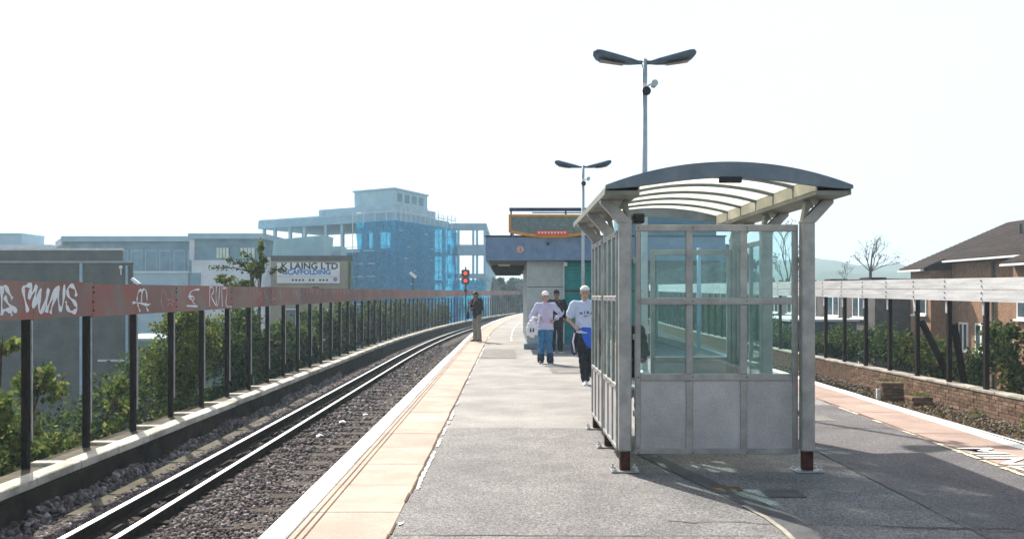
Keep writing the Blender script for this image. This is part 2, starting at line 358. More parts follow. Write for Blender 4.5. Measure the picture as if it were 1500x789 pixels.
M_scaf = mat('scaffold_tube', (.5, .56, .6), (.62, .68, .7), 3, .5, metal=.3)
M_plank = mat('scaffold_board', (.5, .56, .58), (.62, .68, .7), 3, .8)
M_earth = mat('earth', (.06, .055, .035), (.11, .1, .06), 1.5, .95, bump=.6, bscale=6)
M_ground = mat('town_ground', (.07, .085, .06), (.13, .13, .11), .05, .95)
M_hill = mat('wooded_hill', (.035, .06, .045), (.07, .1, .06), .03, .95, bump=1, bscale=.1)
M_bark = mat('bark', (.06, .045, .035), (.12, .09, .07), 9, .9, bump=.6)
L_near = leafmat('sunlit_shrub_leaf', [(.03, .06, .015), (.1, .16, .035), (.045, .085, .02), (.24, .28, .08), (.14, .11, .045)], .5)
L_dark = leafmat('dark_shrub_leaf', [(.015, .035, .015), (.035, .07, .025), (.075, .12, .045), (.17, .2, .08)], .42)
L_rt = leafmat('mixed_shrub_leaf', [(.015, .04, .01), (.05, .1, .025), (.1, .14, .035), (.18, .16, .05), (.02, .05, .015)], .35)
L_far = leafmat('far_tree_leaf', [(.02, .05, .035), (.035, .075, .045), (.05, .09, .05)], .3)
L_bare = leafmat('sparse_tree_leaf', [(.07, .06, .04), (.12, .1, .05)], .3)

# ================================================================== THE SETTING
g = MB(); g.add([(-3000, -3000, -6.0), (3000, -3000, -6.0), (3000, 4500, -6.0), (-3000, 4500, -6.0)], [(0, 1, 2, 3)]); g.build('ground', M_ground, kind='structure')
# embankment carrying the railway
e = MB(); YB = [-8, 6, 14, 22, 30]+list(range(34, 182, 4))
sweep(e, [(-6.4, -6.2), (-6.35, -.62), (-5.2, -.62), (-5.2, -1.0), (-1.55, -1.0), (5.3, -1.0), (9.7, -1.0), (9.7, -.55), (10.0, -.6), (10.1, -6.2)], YB)
e.build('embankment', M_dkconc, kind='structure')
e = MB()
sweep(e, [(-16, -6.1), (-11, -4.4), (-7.6, -2.0), (-6.3, -1.2), (-6.3, -6.1)], YB); e.build('left_bank', M_earth, kind='structure')
e = MB()
sweep(e, [(9.95, -.7), (11.0, -1.1), (14.5, -3.4), (19, -6.1), (9.95, -6.1)], YB); e.build('right_bank', M_earth, kind='structure')
# hills
def hill(name, Y, x0, x1, hf, dep, n=60):
    h = MB(); vs = []; fs = []
    for i in range(n+1):
        x = x0+(x1-x0)*i/n; z = hf(x)
        for (dy, k) in ((0, 0), (dep*.3, .55), (dep*.6, .85), (dep, 1.0), (dep*1.5, .7)): vs.append((x, Y+dy+12*math.sin(x*.013), -6+k*(z+6)+(2*math.sin(x*.11+dy*.05)+1.2*math.sin(x*.31+dy) if 0 < k else 0)))
    for i in range(n):
        for k in range(4): fs.append((i*5+k, (i+1)*5+k, (i+1)*5+k+1, i*5+k+1))
    h.add(vs, fs); h.build(name, M_hill, kind='structure', smooth=True)
hill('hills', 380, -330, 600, lambda x: 1.6+(17+2.6*math.sin(x/50+.4)+1.6*math.sin(x/21))*(1 if x > 90 else max(.25, 1-(90-x)/150))*.82, 60)
hill('far_hills', 520, 90, 680, lambda x: 1.6+(22+4*math.sin(x/60-1.2)+1.6*math.sin(x/27))*.95, 70)

# platform
def XR(Y): return 5.45+.03*min(max(Y-8, -8), 20)
XL = -1.61
YP = [-8, 0, 6, 10.3, 16, 22, 28, 30]+list(range(33, 150, 3))
p = MB(); sweep(p, lambda Y: [(XL+.05, -1.0), (XL+.05, -.07), (XR(Y)-.05, -.07), (XR(Y)-.05, -1.0)], YP)
plat = p.build('platform', M_dkconc, kind='structure')
p = MB(); sweep(p, lambda Y: [(-.80, -.06), (-.80, 0), (XR(Y)-.84, 0), (XR(Y)-.84, -.06)], YP)
p.build('asphalt_surface', M_asph, parent=plat)
p = MB(); p.add([(-.795, -8, .004), (3.15, -8, .004), (3.15, 10.28, .004), (-.795, 10.28, .004)], [(0, 1, 2, 3)]); p.build('worn_asphalt', M_asphN, parent=plat)
p = MB()
sweep(p, lambda Y: [(3.16, .004), (XR(Y)-.86, .004)], [-8, 0, 4, 6, 8, 10.3, 12.5], closed=False); p.build('brown_asphalt', M_asphR, parent=plat)
M_rep = mat('repair_asphalt', (.165, .158, .15), (.235, .226, .212), 2.5, .8, bump=.5, bscale=150, speck=.5, sscale=80, mid=(28, .16))
for (x0, x1, y0, y1) in ((.9, 2.3, 17.6, 19.1), (-.74, .2, 21.8, 25.2), (3.3, 4.2, 10.9, 13.0)):
    n_ = 7; ed = [(x0+(x1-x0)*i/n_, y0+rng.uniform(-.03, .03)) for i in range(n_)]+[(x1+rng.uniform(-.03, .03), y0+(y1-y0)*i/n_) for i in range(n_)]+[(x1-(x1-x0)*i/n_, y1+rng.uniform(-.03, .03)) for i in range(n_)]+[(x0+rng.uniform(-.01, .03), y1-(y1-y0)*i/n_) for i in range(n_)]
    p = MB(); p.add([(a, b_, .008) for a, b_ in ed], [tuple(range(len(ed)))]); p.build('repair_patch', M_rep, parent=plat)
# joints (dark sealed cracks) as thin raised bitumen lines
p = MB()
def crack(x0, y0, x1, y1, w=.012, n=14, j=.012, z=.0085):
    pts = [(x0+(x1-x0)*i/n+rng.uniform(-j, j), y0+(y1-y0)*i/n+rng.uniform(-j, j)) for i in range(n+1)]
    d = Vector((x1-x0, y1-y0)).normalized(); nx, ny = -d.y, d.x
    vs = []
    for (x, y) in pts:
        ww = w*rng.uniform(.4, 1.3)/2; vs += [(x+nx*ww, y+ny*ww, z), (x-nx*ww, y-ny*ww, z)]
    p.add(vs, [(2*i, 2*i+1, 2*i+3, 2*i+2) for i in range(n)])
crack(-.76, 5.69, 1.7, 5.67, .014); crack(-.78, 10.29, 4.6, 10.3, .02, 30); crack(1.1, 6.05, 4.4, 5.75, .012, 30, .03); crack(-.78, 14.6, 4.6, 14.7, .02, 30)
crack(-.78, 19.3, 4.6, 19.2, .025, 30); crack(3.15, 5.2, 3.17, 10.2, .012, 30, .01); crack(2.7, 5.9, 4.4, 5.62, .015, 24, .035); crack(-.78, 25, 4.6, 25, .03, 30)
crack(3.9, 7.4, 4.3, 5.6, .01, 20, .03)
p.build('sealed_cracks', M_patch, parent=plat, kind='stuff')
# curved trench patch
pc = [(1.35, 8.6), (1.5, 7.9), (1.62, 7.4), (1.74, 6.95), (1.86, 6.5), (1.93, 6.15), (1.95, 5.8), (1.93, 5.4), (1.88, 5.0)]
p = MB(); vs = []; vs2 = []
for i, (x, y) in enumerate(pc):
    a = Vector(pc[max(i-1, 0)]); b = Vector(pc[min(i+1, len(pc)-1)]); d = (b-a).normalized(); nx, ny = -d.y, d.x
    s_ = 1 if nx > 0 else -1
    vs += [(x+nx*.12*s_, y+ny*.12*s_, .012), (x-nx*.06*s_, y-ny*.06*s_, .012)]
    vs2 += [(x-nx*.06*s_, y-ny*.06*s_, .0125), (x-nx*.10*s_, y-ny*.10*s_, .0125)]
F8 = [(2*i, 2*i+1, 2*i+3, 2*i+2) for i in range(len(pc)-1)]; F9 = F8[4:]
p.add(vs, F8); p.build('trench_patch', M_patch, parent=plat)
p = MB(); p.add(vs2, F9); p.build('trench_edge', M_conc, parent=plat)
p = MB(); p.box(2.06, 2.36, 6.75, 7.0, .006, .014, bev=.003); p.build('manhole_cover', M_patch, parent=plat)
p = MB(); p.box(1.66, 1.92, 6.98, 7.12, .006, .013, bev=.003); p.build('manhole_cover', M_groove, parent=plat)
# coping stones and tan slabs, both sides
def edge_row(side):
    L_ = .9; Y = -5.4; k = 0
    while Y < 112:
        yc = Y+L_/2; X0 = XL if side < 0 else XR(yc)
        rz = head(yc)-(.03 if side > 0 and 8 < yc < 28 else 0)
        sx = -side
        piece('coping_stone', boxmesh('coping_stone', .15, L_-.006, .09, M_white, .01), C(X0+sx*.075, yc, -.069+.004*(k % 3 == 0)), plat, rz)
        m_ = M_tan if side < 0 else M_red
        wd = .66 if side < 0 else .68
        piece('edge_slab', boxmesh('edge_slab_%d' % (side+1), wd-.004, L_-.005, .075, m_, .004), C(X0+sx*(.152+wd/2), yc, -.069+.0012*(k % 2)), plat, rz)
        Y += L_; k += 1
edge_row(-1); edge_row(1)
p = MB()
for X in (-1.405, -1.352):
    sweep(p, lambda Y: [(X-.006-.00003*Y, .0095), (X+.006, .0095)], YP, closed=False)
p.build('grooves', M_groove, parent=plat)
def ragged(nm, Xf, w, y0, y1, m, z, gap, st=.06):
    mb = MB(); y = y0; pw = w
    run = True
    while y < y1:
        s2 = st*max(1, y/10)
        if rng.random() < .25: run = (rng.random() > gap)
        if run:
            a = w*rng.uniform(.5, 1.15)/2; c = w*rng.uniform(.5, 1.15)/2; o1 = rng.uniform(-.008, .008)
            mb.add([C(Xf(y)-a+o1, y, z), C(Xf(y)+a+o1, y, z), C(Xf(y+s2)+c+o1, y+s2, z), C(Xf(y+s2)-c+o1, y+s2, z)], [(0, 1, 2, 3)])
        y += s2
    return mb.build(nm, m, parent=plat)
ragged('white_line', lambda Y: -.757, .036, 4.5, 11, M_wpaint, .012, .25)
ragged('white_line', lambda Y: -.755, .04, 11, 40, M_wpaint, .012, .7)
ragged('joint_line', lambda Y: -.795, .018, -6, 100, M_groove, .0135, .05, .3)
ragged('yellow_line', lambda Y: XR(Y)-.86, .07, 4.5, 9.4, M_ypaint, .012, .3)
ragged('yellow_line', lambda Y: XR(Y)-.86, .05, 9.4, 16, M_ypaint, .012, .8)
ragged('joint_line', lambda Y: XR(Y)-.82, .02, -6, 60, M_groove, .0135, .1, .3)
# words painted for people facing the right hand track
Mt = Matrix.Translation((4.83, 8.95, .015)) @ Matrix.Rotation(R(-90), 4, 'Z')
textmesh('MIND THE GAP', .52, M_wpaint, 'painted_lettering', plat, Mt, extrude=.0015, bold=.008, align='LEFT')
# far bright lines on the curving platform
ragged('white_line', lambda Y: .1, .06, 30, 70, M_wpaint, .012, .1, .3)

# tracks
def rail_profile(X, ztop):
    return [(X-.035, ztop-.004), (X-.03, ztop), (X+.03, ztop), (X+.035, ztop-.004), (X+.035, ztop-.035), (X+.009, ztop-.045), (X+.009, ztop-.125), (X+.068, ztop-.14), (X+.068, ztop-.15),
            (X-.068, ztop-.15), (X-.068, ztop-.14), (X-.009, ztop-.125), (X-.009, ztop-.045), (X-.035, ztop-.035)]
YR = [-8, 2, 8, 14, 22, 30]+list(range(33, 150, 3))
def rail(nm, X, zt, par):
    mb = MB(); prof = rail_profile(X, zt); rows = [[C(a, Y, b) for a, b in prof] for Y in YR]; n = len(prof)
    vs = [q for r_ in rows for q in r_]
    for i in range(len(rows)-1):
        for k in range(n): mb.f.append((i*n+k, i*n+(k+1) % n, (i+1)*n+(k+1) % n, (i+1)*n+k)); mb.mi.append(1 if k in (0, 1, 2) else 0)
    mb.v = vs; return mb.build(nm, [M_rail, M_railtop], parent=par)
trk = empty('railway_track', (-3.1, 10, -.9), kind='structure')
rail('running_rail', -3.835, -.75, trk); rail('running_rail', -2.40, -.75, trk); rail('conductor_rail', -4.215, -.68, trk)
sl = boxmesh('sleeper', 2.6, .25, .13, M_sleeper, .012)
Y = -4.0
while Y < 60:
    piece('sleeper', sl, C(-3.12+rng.uniform(-.03, .03), Y, -1.033+rng.uniform(-.004, .004)), trk, head(Y)+rng.uniform(-.01, .01)); Y += .7
chm = boxmesh('rail_chair', .32, .13, .05, M_rail, .008); Y = -4.0
while Y < 45:
    for X in (-3.835, -2.40): piece('rail_chair', chm, C(X, Y, -.903), trk, head(Y))
    Y += .7
Y = 3
pot = MB(); pot.tube([(0, 0, 0), (0, 0, .05), (0, 0, .06), (0, 0, .09)], [.06, .05, .07, .06], 8)
po = pot.build('insulator', M_conc, parent=trk, origin=(0, 0, 0)); pme = po.data; bpy.data.objects.remove(po)
while Y < 60:
    piece('insulator', pme, C(-4.215, Y, -.92), trk); Y += 2.8
trr = empty('railway_track', (7.0, 10, -.9), kind='structure')
def railR(X): return X
rail('running_rail', 6.85, -.75, trr); rail('running_rail', 8.28, -.75, trr)
Y = -4.0
while Y < 50:
    piece('sleeper', sl, C(7.55, Y, -1.035), trr, head(Y)); Y += .7
# ballast: bed plus loose stones
b = MB(); vs = []; fs = []
def bed(nm, X0, X1, y0, y1, nx, ny, m, z0, prof):
    mb = MB()
    for j in range(ny+1):
        Y_ = y0+(y1-y0)*(j/ny)**1.6
        for i in range(nx+1):
            X_ = X0+(X1-X0)*i/nx; mb.v.append(C(X_, Y_, z0+prof(X_)+rng.uniform(-.012, .012)))
    for j in range(ny):
        for i in range(nx): a = j*(nx+1)+i; mb.f.append((a, a+1, a+nx+2, a+nx+1)); mb.mi.append(0)
    return mb.build(nm, m, kind='stuff', smooth=True)
bed('ballast_bed', -5.17, -1.57, -6, 150, 24, 260, M_bal, -.925, lambda x: .03*math.sin(x*5)+(.05 if -4.9 < x < -4.4 else 0))
bed('ballast_bed', 5.0, 9.66, -6, 150, 20, 200, M_bal, -.915, lambda x: .02*math.sin(x*4)+max(0, x-8.8)*.06)
def ico():
    t = (1+5**.5)/2; v = np.array([(-1, t, 0), (1, t, 0), (-1, -t, 0), (1, -t, 0), (0, -1, t), (0, 1, t), (0, -1, -t), (0, 1, -t), (t, 0, -1), (t, 0, 1), (-t, 0, -1), (-t, 0, 1)], float)
    v /= np.linalg.norm(v[0]); f = np.array([(0, 11, 5), (0, 5, 1), (0, 1, 7), (0, 7, 10), (0, 10, 11), (1, 5, 9), (5, 11, 4), (11, 10, 2), (10, 7, 6), (7, 1, 8), (3, 9, 4), (3, 4, 2), (3, 2, 6), (3, 6, 8), (3, 8, 9), (4, 9, 5), (2, 4, 11), (6, 2, 10), (8, 6, 7), (9, 8, 1)])
    return v, f
def rotm(n, rs):
    q = rs.normal(size=(n, 4)); q /= np.linalg.norm(q, axis=1)[:, None]; w, x, y, z = q.T
    return np.stack([np.stack([1-2*(y*y+z*z), 2*(x*y-z*w), 2*(x*z+y*w)], -1), np.stack([2*(x*y+z*w), 1-2*(x*x+z*z), 2*(y*z-x*w)], -1), np.stack([2*(x*z-y*w), 2*(y*z+x*w), 1-2*(x*x+y*y)], -1)], 1)
def npmesh(name, V_, F_, m, **kw):
    V_ = V_.reshape(-1, 3); me = bpy.data.meshes.new(name); og = V_.mean(0); og[2] = V_[:, 2].min()
    me.vertices.add(len(V_)); me.vertices.foreach_set('co', (V_-og).astype(np.float32).ravel())
    k = F_.shape[1]; me.loops.add(F_.size); me.loops.foreach_set('vertex_index', F_.astype(np.int32).ravel())
    me.polygons.add(len(F_)); me.polygons.foreach_set('loop_start', np.arange(0, F_.size, k, dtype=np.int32))
    me.update(calc_edges=True); me.validate(); me.materials.append(m)
    o = bpy.data.objects.new(name, me); COL.objects.link(o); place(o, og, kw.pop('parent', None)); return setp(o, **kw)
def stones(name, regions, m, zf, keep=lambda X, Y: np.ones(len(X), bool)):
    bv, bf = ico(); Vs = []
    for (x0, x1, y0, y1, dens, size) in regions:
        n = int((x1-x0)*(y1-y0)*dens); X = nr.uniform(x0, x1, n); Y = nr.uniform(y0, y1, n); k = keep(X, Y); X = X[k]; Y = Y[k]; n = len(X)
        sc = size*nr.uniform(.55, 1.25, (n, 1, 1))*nr.uniform(.65, 1.25, (n, 1, 3)); base = bv[None]*(1+nr.uniform(-.22, .22, (n, 12, 1)))
        v = base*sc; v = np.einsum('nij,nkj->nki', rotm(n, nr), v)
        ox = np.where(Y > 30, (Y-30)**2/800, 0); v += np.stack([X+ox, Y, zf(X, Y)+nr.uniform(-.01, .02, n)], -1)[:, None, :]; Vs.append(v)
    V_ = np.concatenate(Vs); n = len(V_); F_ = (bf[None]+(np.arange(n)*12)[:, None, None]).reshape(-1, 3)
    return npmesh(name, V_, F_, m, kind='stuff')
def keepL(X, Y):
    r = np.abs(X+3.835) > .07; r &= np.abs(X+2.4) > .07; r &= np.abs(X+4.215) > .075
    slp = np.abs(((Y+4.0) % .7)-.35) < .22; far = Y > 13
    return r & (~(far & ~slp) | (nr.uniform(size=len(X)) < .12) | (X < -4.5))
stones('ballast_stones', [(-4.95, -2.0, 4.5, 9, 1250, .0245), (-4.95, -2.0, 9, 14, 800, .028), (-4.95, -1.75, 14, 24, 330, .036), (-4.95, -1.7, 24, 42, 120, .042), (-5.15, -4.55, 5, 30, 260, .03), (-5.16, -4.98, 5, 30, 500, .035)], M_stone,
       lambda X, Y: np.where((X < -3.9) & (X > -4.8), -.895, -.908)+.03*np.sin(X*5), keepL)
stones('ballast_stones', [(7.6, 9.55, 6, 18, 330, .032), (7.6, 9.55, 18, 34, 170, .038)], M_stoneR, lambda X, Y: -.89+.02*np.sin(X*4)+np.maximum(0, X-8.8)*.06, lambda X, Y: (np.abs(X-8.28) > .07))
stones('ballast_stones', [(-5.165, -5.02, 4.5, 26, 900, .04)], M_stone, lambda X, Y: -.90+np.maximum(0, (-5.02-X))*.9*(1+.6*np.sin(Y*2.1)*np.sin(Y*.9)))
# leaf litter on the right hand bed
def leafcloud(P, size, rs, asp=.5):
    n = len(P); q = np.array([(-.5, 0, 0), (0, -asp*.5, .06), (.5, 0, 0), (0, asp*.5, .06)])
    v = q[None]*(size*rs.uniform(.6, 1.3, n))[:, None, None]; v = np.einsum('nij,nkj->nki', rotm(n, rs), v)+P[:, None, :]
    return v, (np.arange(4)[None]+(np.arange(n)*4)[:, None])
n = 5200; Pl = np.stack([nr.uniform(7.9, 9.55, n), nr.uniform(7, 34, n), np.full(n, -.85)+nr.uniform(-.01, .03, n)], -1)
v_, f_ = leafcloud(Pl, .07, nr); npmesh('leaf_litter', v_, f_, M_litter, kind='stuff')
# bits of rubbish on the ballast
for i, (X, Y, c) in enumerate(((-4.05, 7.05, 'b'), (-4.02, 6.5, 'b'), (-2.75, 5.9, 'b'), (-3.2, 16.5, 'w'), (-2.9, 17.4, 'w'), (-4.5, 5.65, 'w'), (-2.3, 13.2, 'b'), (-3.3, 14.9, 'w'))):
    mb = MB(); r0 = .07
    vs = [(X+r0*math.cos(a)*rng.uniform(.6, 1.3), Y+r0*math.sin(a)*rng.uniform(.6, 1.6), -.85+rng.uniform(0, .05)) for a in [k*math.pi/4 for k in range(8)]]+[(X, Y, -.8)]
    mb.add(vs, [(k, (k+1) % 8, 8) for k in range(8)])
    mb.add([(x, y, z-.02) for x, y, z in vs], [((k+1) % 8, k, 8) for k in range(8)])
    mb.build('crumpled_litter', mat('litter_blue', (.25, .4, .6), (.4, .5, .65)) if c == 'b' else M_sign, group='scraps of litter on the track', cat='litter',
             label='crumpled pale blue scrap lying on the ballast' if c == 'b' else 'crumpled white scrap lying on the ballast')

# left kerb, trough lids
kw = empty('parapet_kerb', (-5.3, 10, -.5), kind='structure')
mb = MB(); sweep(mb, [(-5.17, -1.0), (-5.17, -.51), (-5.4, -.51), (-5.4, -1.0)], YB); mb.build('kerb_wall', M_dkconc, parent=kw)
Y = 3.0
while Y < 100:
    piece('kerb_stone', boxmesh('kerb_stone', .23, .975, .105, M_kerb, .012), C(-5.305+rng.uniform(-.006, .006), Y, -.505+rng.uniform(-.004, .004)), kw, head(Y)+rng.uniform(-.004, .004)); Y += .985
ct = empty('cable_trough', (-4.95, 6, -.86), kind='structure')
Y = 4.0
while Y < 22:
    if rng.random() < .8:
        piece('trough_lid', boxmesh('trough_lid', .26, .95, .06, M_moss, .012), C(-4.83+rng.uniform(-.01, .01), Y, -.9+rng.uniform(-.008, .006)), ct, rng.uniform(-.02, .02))
    Y += 1.0

# ================================================================== LEFT FENCE
PS = 1.464; FX = -5.80
def lift(Y): return .0045*max(0, Y-10)
lf = empty('trackside_fence', (FX, 10.25, -.55), 'long dark-posted fence with one red-brown board covered in white graffiti', 'fence')
pm = boxmesh('post', .075, .085, 1.95, M_post, .008); sm = boxmesh('metal_and_highlight_strip', .02, .018, 1.45, M_strip, .003)  # left fence: pale strips added to imitate the posts' sunlit edges
bb = MB(); 
bb.tube([(0, 0, 0), (.018, 0, 0)], .014, 6)
bo = bb.build('bolt', M_bolt, parent=lf, origin=(0, 0, 0)); bolt_me = bo.data; bpy.data.objects.remove(bo)
slabm = boxmesh('cross_slab', .40, .16, .07, M_kerb, .01); walkm = boxmesh('walkway_slab', .40, 1.28, .05, M_moss, .01)
K = range(-4, 66)
for k in K:
    Y = 10.25+PS*k; rz = head(Y)
    piece('post', pm, C(FX, Y, -.5), lf, rz+rng.uniform(-.03, .03))
    if Y < 60: piece('metal_and_highlight_strip', sm, C(FX+.042, Y+.055, -.15), lf, rz)
    if Y < 40 and k % 2:
        for dz in (-.15, -.03, .1, .17): piece('bolt', bolt_me, C(FX+.093, Y+rng.uniform(-.01, .01), 1.54+dz+lift(Y)), lf, rz)
    if Y < 70:
        piece('cross_slab', slabm, C(-5.64, Y+.22, -.50), kw, rz); piece('walkway_slab', walkm, C(-5.64, Y+.22+.74, -.53+rng.uniform(-.01, .01)), kw, rz)
joints = [-4, -2, 0, 1, 3, 5, 7, 9, 11, 13, 15, 17, 19, 21, 23, 25, 27, 29, 31, 33, 35, 37, 39, 41, 43, 45, 47, 49, 51, 53, 55, 57, 59, 61, 63, 65]
for a, b_ in zip(joints[:-1], joints[1:]):
    Y0 = 10.25+PS*a+(.0 if a else 0); Y1 = 10.25+PS*b_; mb = MB()
    zl = lambda y: 1.31+lift(y); 
    P0 = [C(FX+.040, Y0+.006, 0), C(FX+.095, Y0+.006, 0)]; P1 = [C(FX+.040, Y1-.006, 0), C(FX+.095, Y1-.006, 0)]
    h = .455; d = rng.uniform(-.012, .012); vs = []
    for (p_, yy) in ((P0, Y0), (P1, Y1)):
        for q in p_: vs += [(q[0], q[1], zl(yy)+d), (q[0], q[1], zl(yy)+h+d)]
    mb.add(vs, [(0, 1, 3, 2), (4, 6, 7, 5), (0, 4, 5, 1), (2, 3, 7, 6), (0, 2, 6, 4), (1, 5, 7, 3)]); mb.build('board', M_board, parent=lf)
# graffiti, drawn in centimetre-true strokes on the face of the board
FXF = FX+.099
def spray(nm, strokes, w, m, ox, oy, s):
    mb = MB()
    for st in strokes:
        # smooth
        pts = [Vector(q) for q in st]
        for _ in range(2):
            if len(pts) > 2:
                q = [pts[0]]
                for a, c in zip(pts[:-1], pts[1:]): q += [a*.75+c*.25, a*.25+c*.75]
                q.append(pts[-1]); pts = q
        W3 = []
        for q in pts:
            px = ox+q.x/s; py = oy+q.y/s; Y_ = FXF*1250/(px-745); W3.append(Vector((Y_, 1.6-(py-433)*Y_/1250)))
        vs = []
        for i, q in enumerate(W3):
            t = (W3[min(i+1, len(W3)-1)]-W3[max(i-1, 0)]); t = t.normalized() if t.length > 1e-6 else Vector((1, 0)); nrm = Vector((-t.y, t.x))
            ww = w*(.75+.4*math.sin(i*.9))/2*(1.0)
            vs += [(FXF, q.x+nrm.x*ww, q.y+nrm.y*ww), (FXF, q.x-nrm.x*ww, q.y-nrm.y*ww)]
        mb.add(vs, [(2*i, 2*i+1, 2*i+3, 2*i+2) for i in range(len(W3)-1)])
    # keep paint on the board
    mb.v = [(x+.0005*(j % 3), y, min(max(z, 1.315+lift(y)), 1.755+lift(y))) for j, (x, y, z) in enumerate(mb.v)]
    return mb.build(nm, m, parent=lf)
A5 = (0, 405, 8.333); A6 = (180, 405, 5.357)
spray('graffiti', [[(-30, 110), (-5, 140), (20, 130), (20, 470)], [(20, 200), (50, 95), (90, 160), (150, 270)], [(55, 240), (100, 340), (205, 425)], [(20, 430), (60, 400), (130, 410), (145, 475)]], .062, M_graf, *A5)
spray('graffiti', [[(340, 430), (300, 270), (275, 130), (330, 110), (390, 95), (380, 160), (340, 265)], [(345, 260), (400, 200), (455, 95), (430, 230), (395, 400), (440, 330), (515, 100), (475, 260), (475, 455), (530, 400), (605, 95), (570, 250), (565, 435)],
                   [(565, 430), (600, 330), (680, 150), (740, 95), (640, 330), (615, 450)], [(700, 150), (715, 330), (740, 430), (775, 300), (785, 95)], [(930, 240), (920, 150), (870, 95), (820, 150), (830, 240), (900, 300), (945, 370), (920, 430), (860, 430), (815, 380), (805, 300)]], .064, M_graf, *A5)
spray('graffiti', [[(110, 190), (115, 130), (140, 95), (150, 130), (160, 90), (185, 110), (190, 190)], [(75, 205), (110, 200), (200, 225), (215, 210)], [(115, 210), (125, 250), (135, 275)], [(185, 205), (180, 240), (200, 270)], [(150, 100), (145, 200)]], .038, M_graf, *A6)
spray('graffiti', [[(320, 100), (300, 150), (300, 220), (325, 245)], [(335, 110), (340, 180), (370, 180)], [(345, 230), (370, 200), (395, 230)], [(385, 110), (380, 170), (400, 200)]], .022, M_graf2, *A6)
spray('graffiti', [[(600, 100), (540, 105), (515, 150), (550, 190), (510, 150)], [(520, 150), (570, 160), (540, 195), (565, 215)], [(500, 228), (585, 232)]], .036, M_graf, *A6)
spray('graffiti', [[(680, 235), (682, 80)], [(680, 80), (712, 85), (708, 135), (685, 145), (735, 235)], [(735, 75), (728, 150), (738, 235), (752, 200), (760, 75)], [(775, 80), (780, 235)], [(785, 90), (825, 85), (800, 235), (855, 235)]], .036, M_graf, *A6)
spray('graffiti', [[(1030, 100), (1035, 180)], [(1050, 95), (1060, 180), (1080, 100), (1090, 190)], [(1110, 110), (1130, 180)], [(1180, 105), (1170, 180), (1200, 170)], [(1230, 110), (1250, 180), (1270, 110)], [(1300, 110), (1310, 180)], [(1350, 110), (1380, 170)]], .024, M_graf2, *A6)
st = []
for i in range(60):
    x = 430+i*4.6+rng.uniform(-2, 2); y = 424+i*.06; st.append([((x-180)*5.357, (y-405)*5.357+rng.uniform(-20, 10)), ((x+rng.uniform(-1, 3)-180)*5.357, (y+rng.uniform(3, 9)*(1-i/90)-405)*5.357)])
spray('graffiti', st, .045, M_graf2, *A6)

# ================================================================== RIGHT WALL AND FENCE
rw = empty('brick_parapet_wall', (9.7, 16, -.9), 'low brown brick wall with mossy concrete top along the right hand track', 'wall')
mb = MB(); sweep(mb, [(9.615, -1.0), (9.615, -.36), (9.83, -.36), (9.83, -1.0)], YB); mb.build('wall_core', M_mortar, parent=rw)
brm = boxmesh('brick', .1, .213, .064, M_brick, .004)
cnt = 0; bricks = []
for r_ in range(7):
    y = 14.6+(.11 if r_ % 2 else 0)
    while y < 80: bricks.append((y, -.9+r_*.0755)); y += .224
bricks.sort()
near = [q for q in bricks][:296]; rest = bricks[296:]
for (y, z) in near: piece('brick', brm, C(9.655+rng.uniform(-.006, .006), y, z), rw, head(y)+rng.uniform(-.01, .01))
mb = MB()
for (y, z) in rest+[(14.6-.224*(i+1), -.9+r_*.0755) for r_ in range(7) for i in range(60)]:
    x = C(9.655, y, 0)[0]+rng.uniform(-.006, .006); mb.box(x-.05, x+.05, y-.1065, y+.1065, z, z+.064)
mb.build('brickwork', M_brick, parent=rw, kind='stuff')
Y = 2.0
while Y < 90:
    piece('coping_slab', boxmesh('coping_slab', .30, .89, .06, M_conc, .012), C(9.74, Y, -.36+rng.uniform(-.004, .004)), rw, head(Y)); Y += .9
RX = 9.72
rf = empty('board_fence', (RX, 16, -.3), 'dark-posted fence with two weathered silver-grey planks above the brick wall', 'fence')
rp = boxmesh('post', .09, .095, 2.1, M_post, .008); rs = boxmesh('metal_and_highlight_strip', .012, .08, .28, M_strip, .003)
b2 = MB()
b2.tube([(-.02, 0, 0), (0, 0, 0)], .015, 6)
bo = b2.build('bolt', M_bolt, parent=rf, origin=(0, 0, 0)); bolt2 = bo.data; bpy.data.objects.remove(bo)
def rtop(Y): return 1.95+.010*(Y-16)
Ks = range(-7, 52)
for k in Ks:
    Y = 15.9+PS*k; z0 = -.302
    piece('post', rp, C(RX, Y, z0), rf, head(Y)+rng.uniform(-.03, .03))
    if Y < 48:
        for dz in (-.18, -.07, .07, .18): piece('bolt', bolt2, C(RX-.094, Y+rng.uniform(-.012, .012), rtop(Y)-.24+dz), rf, head(Y))
        piece('metal_and_highlight_strip', rs, C(RX-.052, Y+.02, rtop(Y)-.76), rf, head(Y))
for k in list(Ks)[:-1]:
    for row in (0, 1):
        if (k+row) % 2: continue
        Y0 = 15.9+PS*k+.004; Y1 = 15.9+PS*(k+2)-.004; mb = MB(); dd = rng.uniform(-.004, .004); vs = []
        for yy in (Y0, Y1):
            for X in (RX-.094, RX-.062):
                c0 = C(X, yy, 0); zt = rtop(yy)-(0 if row == 0 else .245)+dd
                vs += [(c0[0], c0[1], zt-.235), (c0[0], c0[1], zt)]
        mb.add(vs, [(0, 1, 3, 2), (4, 6, 7, 5), (0, 4, 5, 1), (2, 3, 7, 6), (0, 2, 6, 4), (1, 5, 7, 3)]); mb.build('plank', M_wboard, parent=rf)
for (k, dy, dx) in ((3, -1.0, .4), (2, .6, .5)):
    Y = 15.9+PS*k; mb = MB(); mb.bar((RX+.1, Y, 1.0), (RX+dx+.3, Y+dy, -1.2), .11, .11); mb.build('brace', M_post, parent=rf)
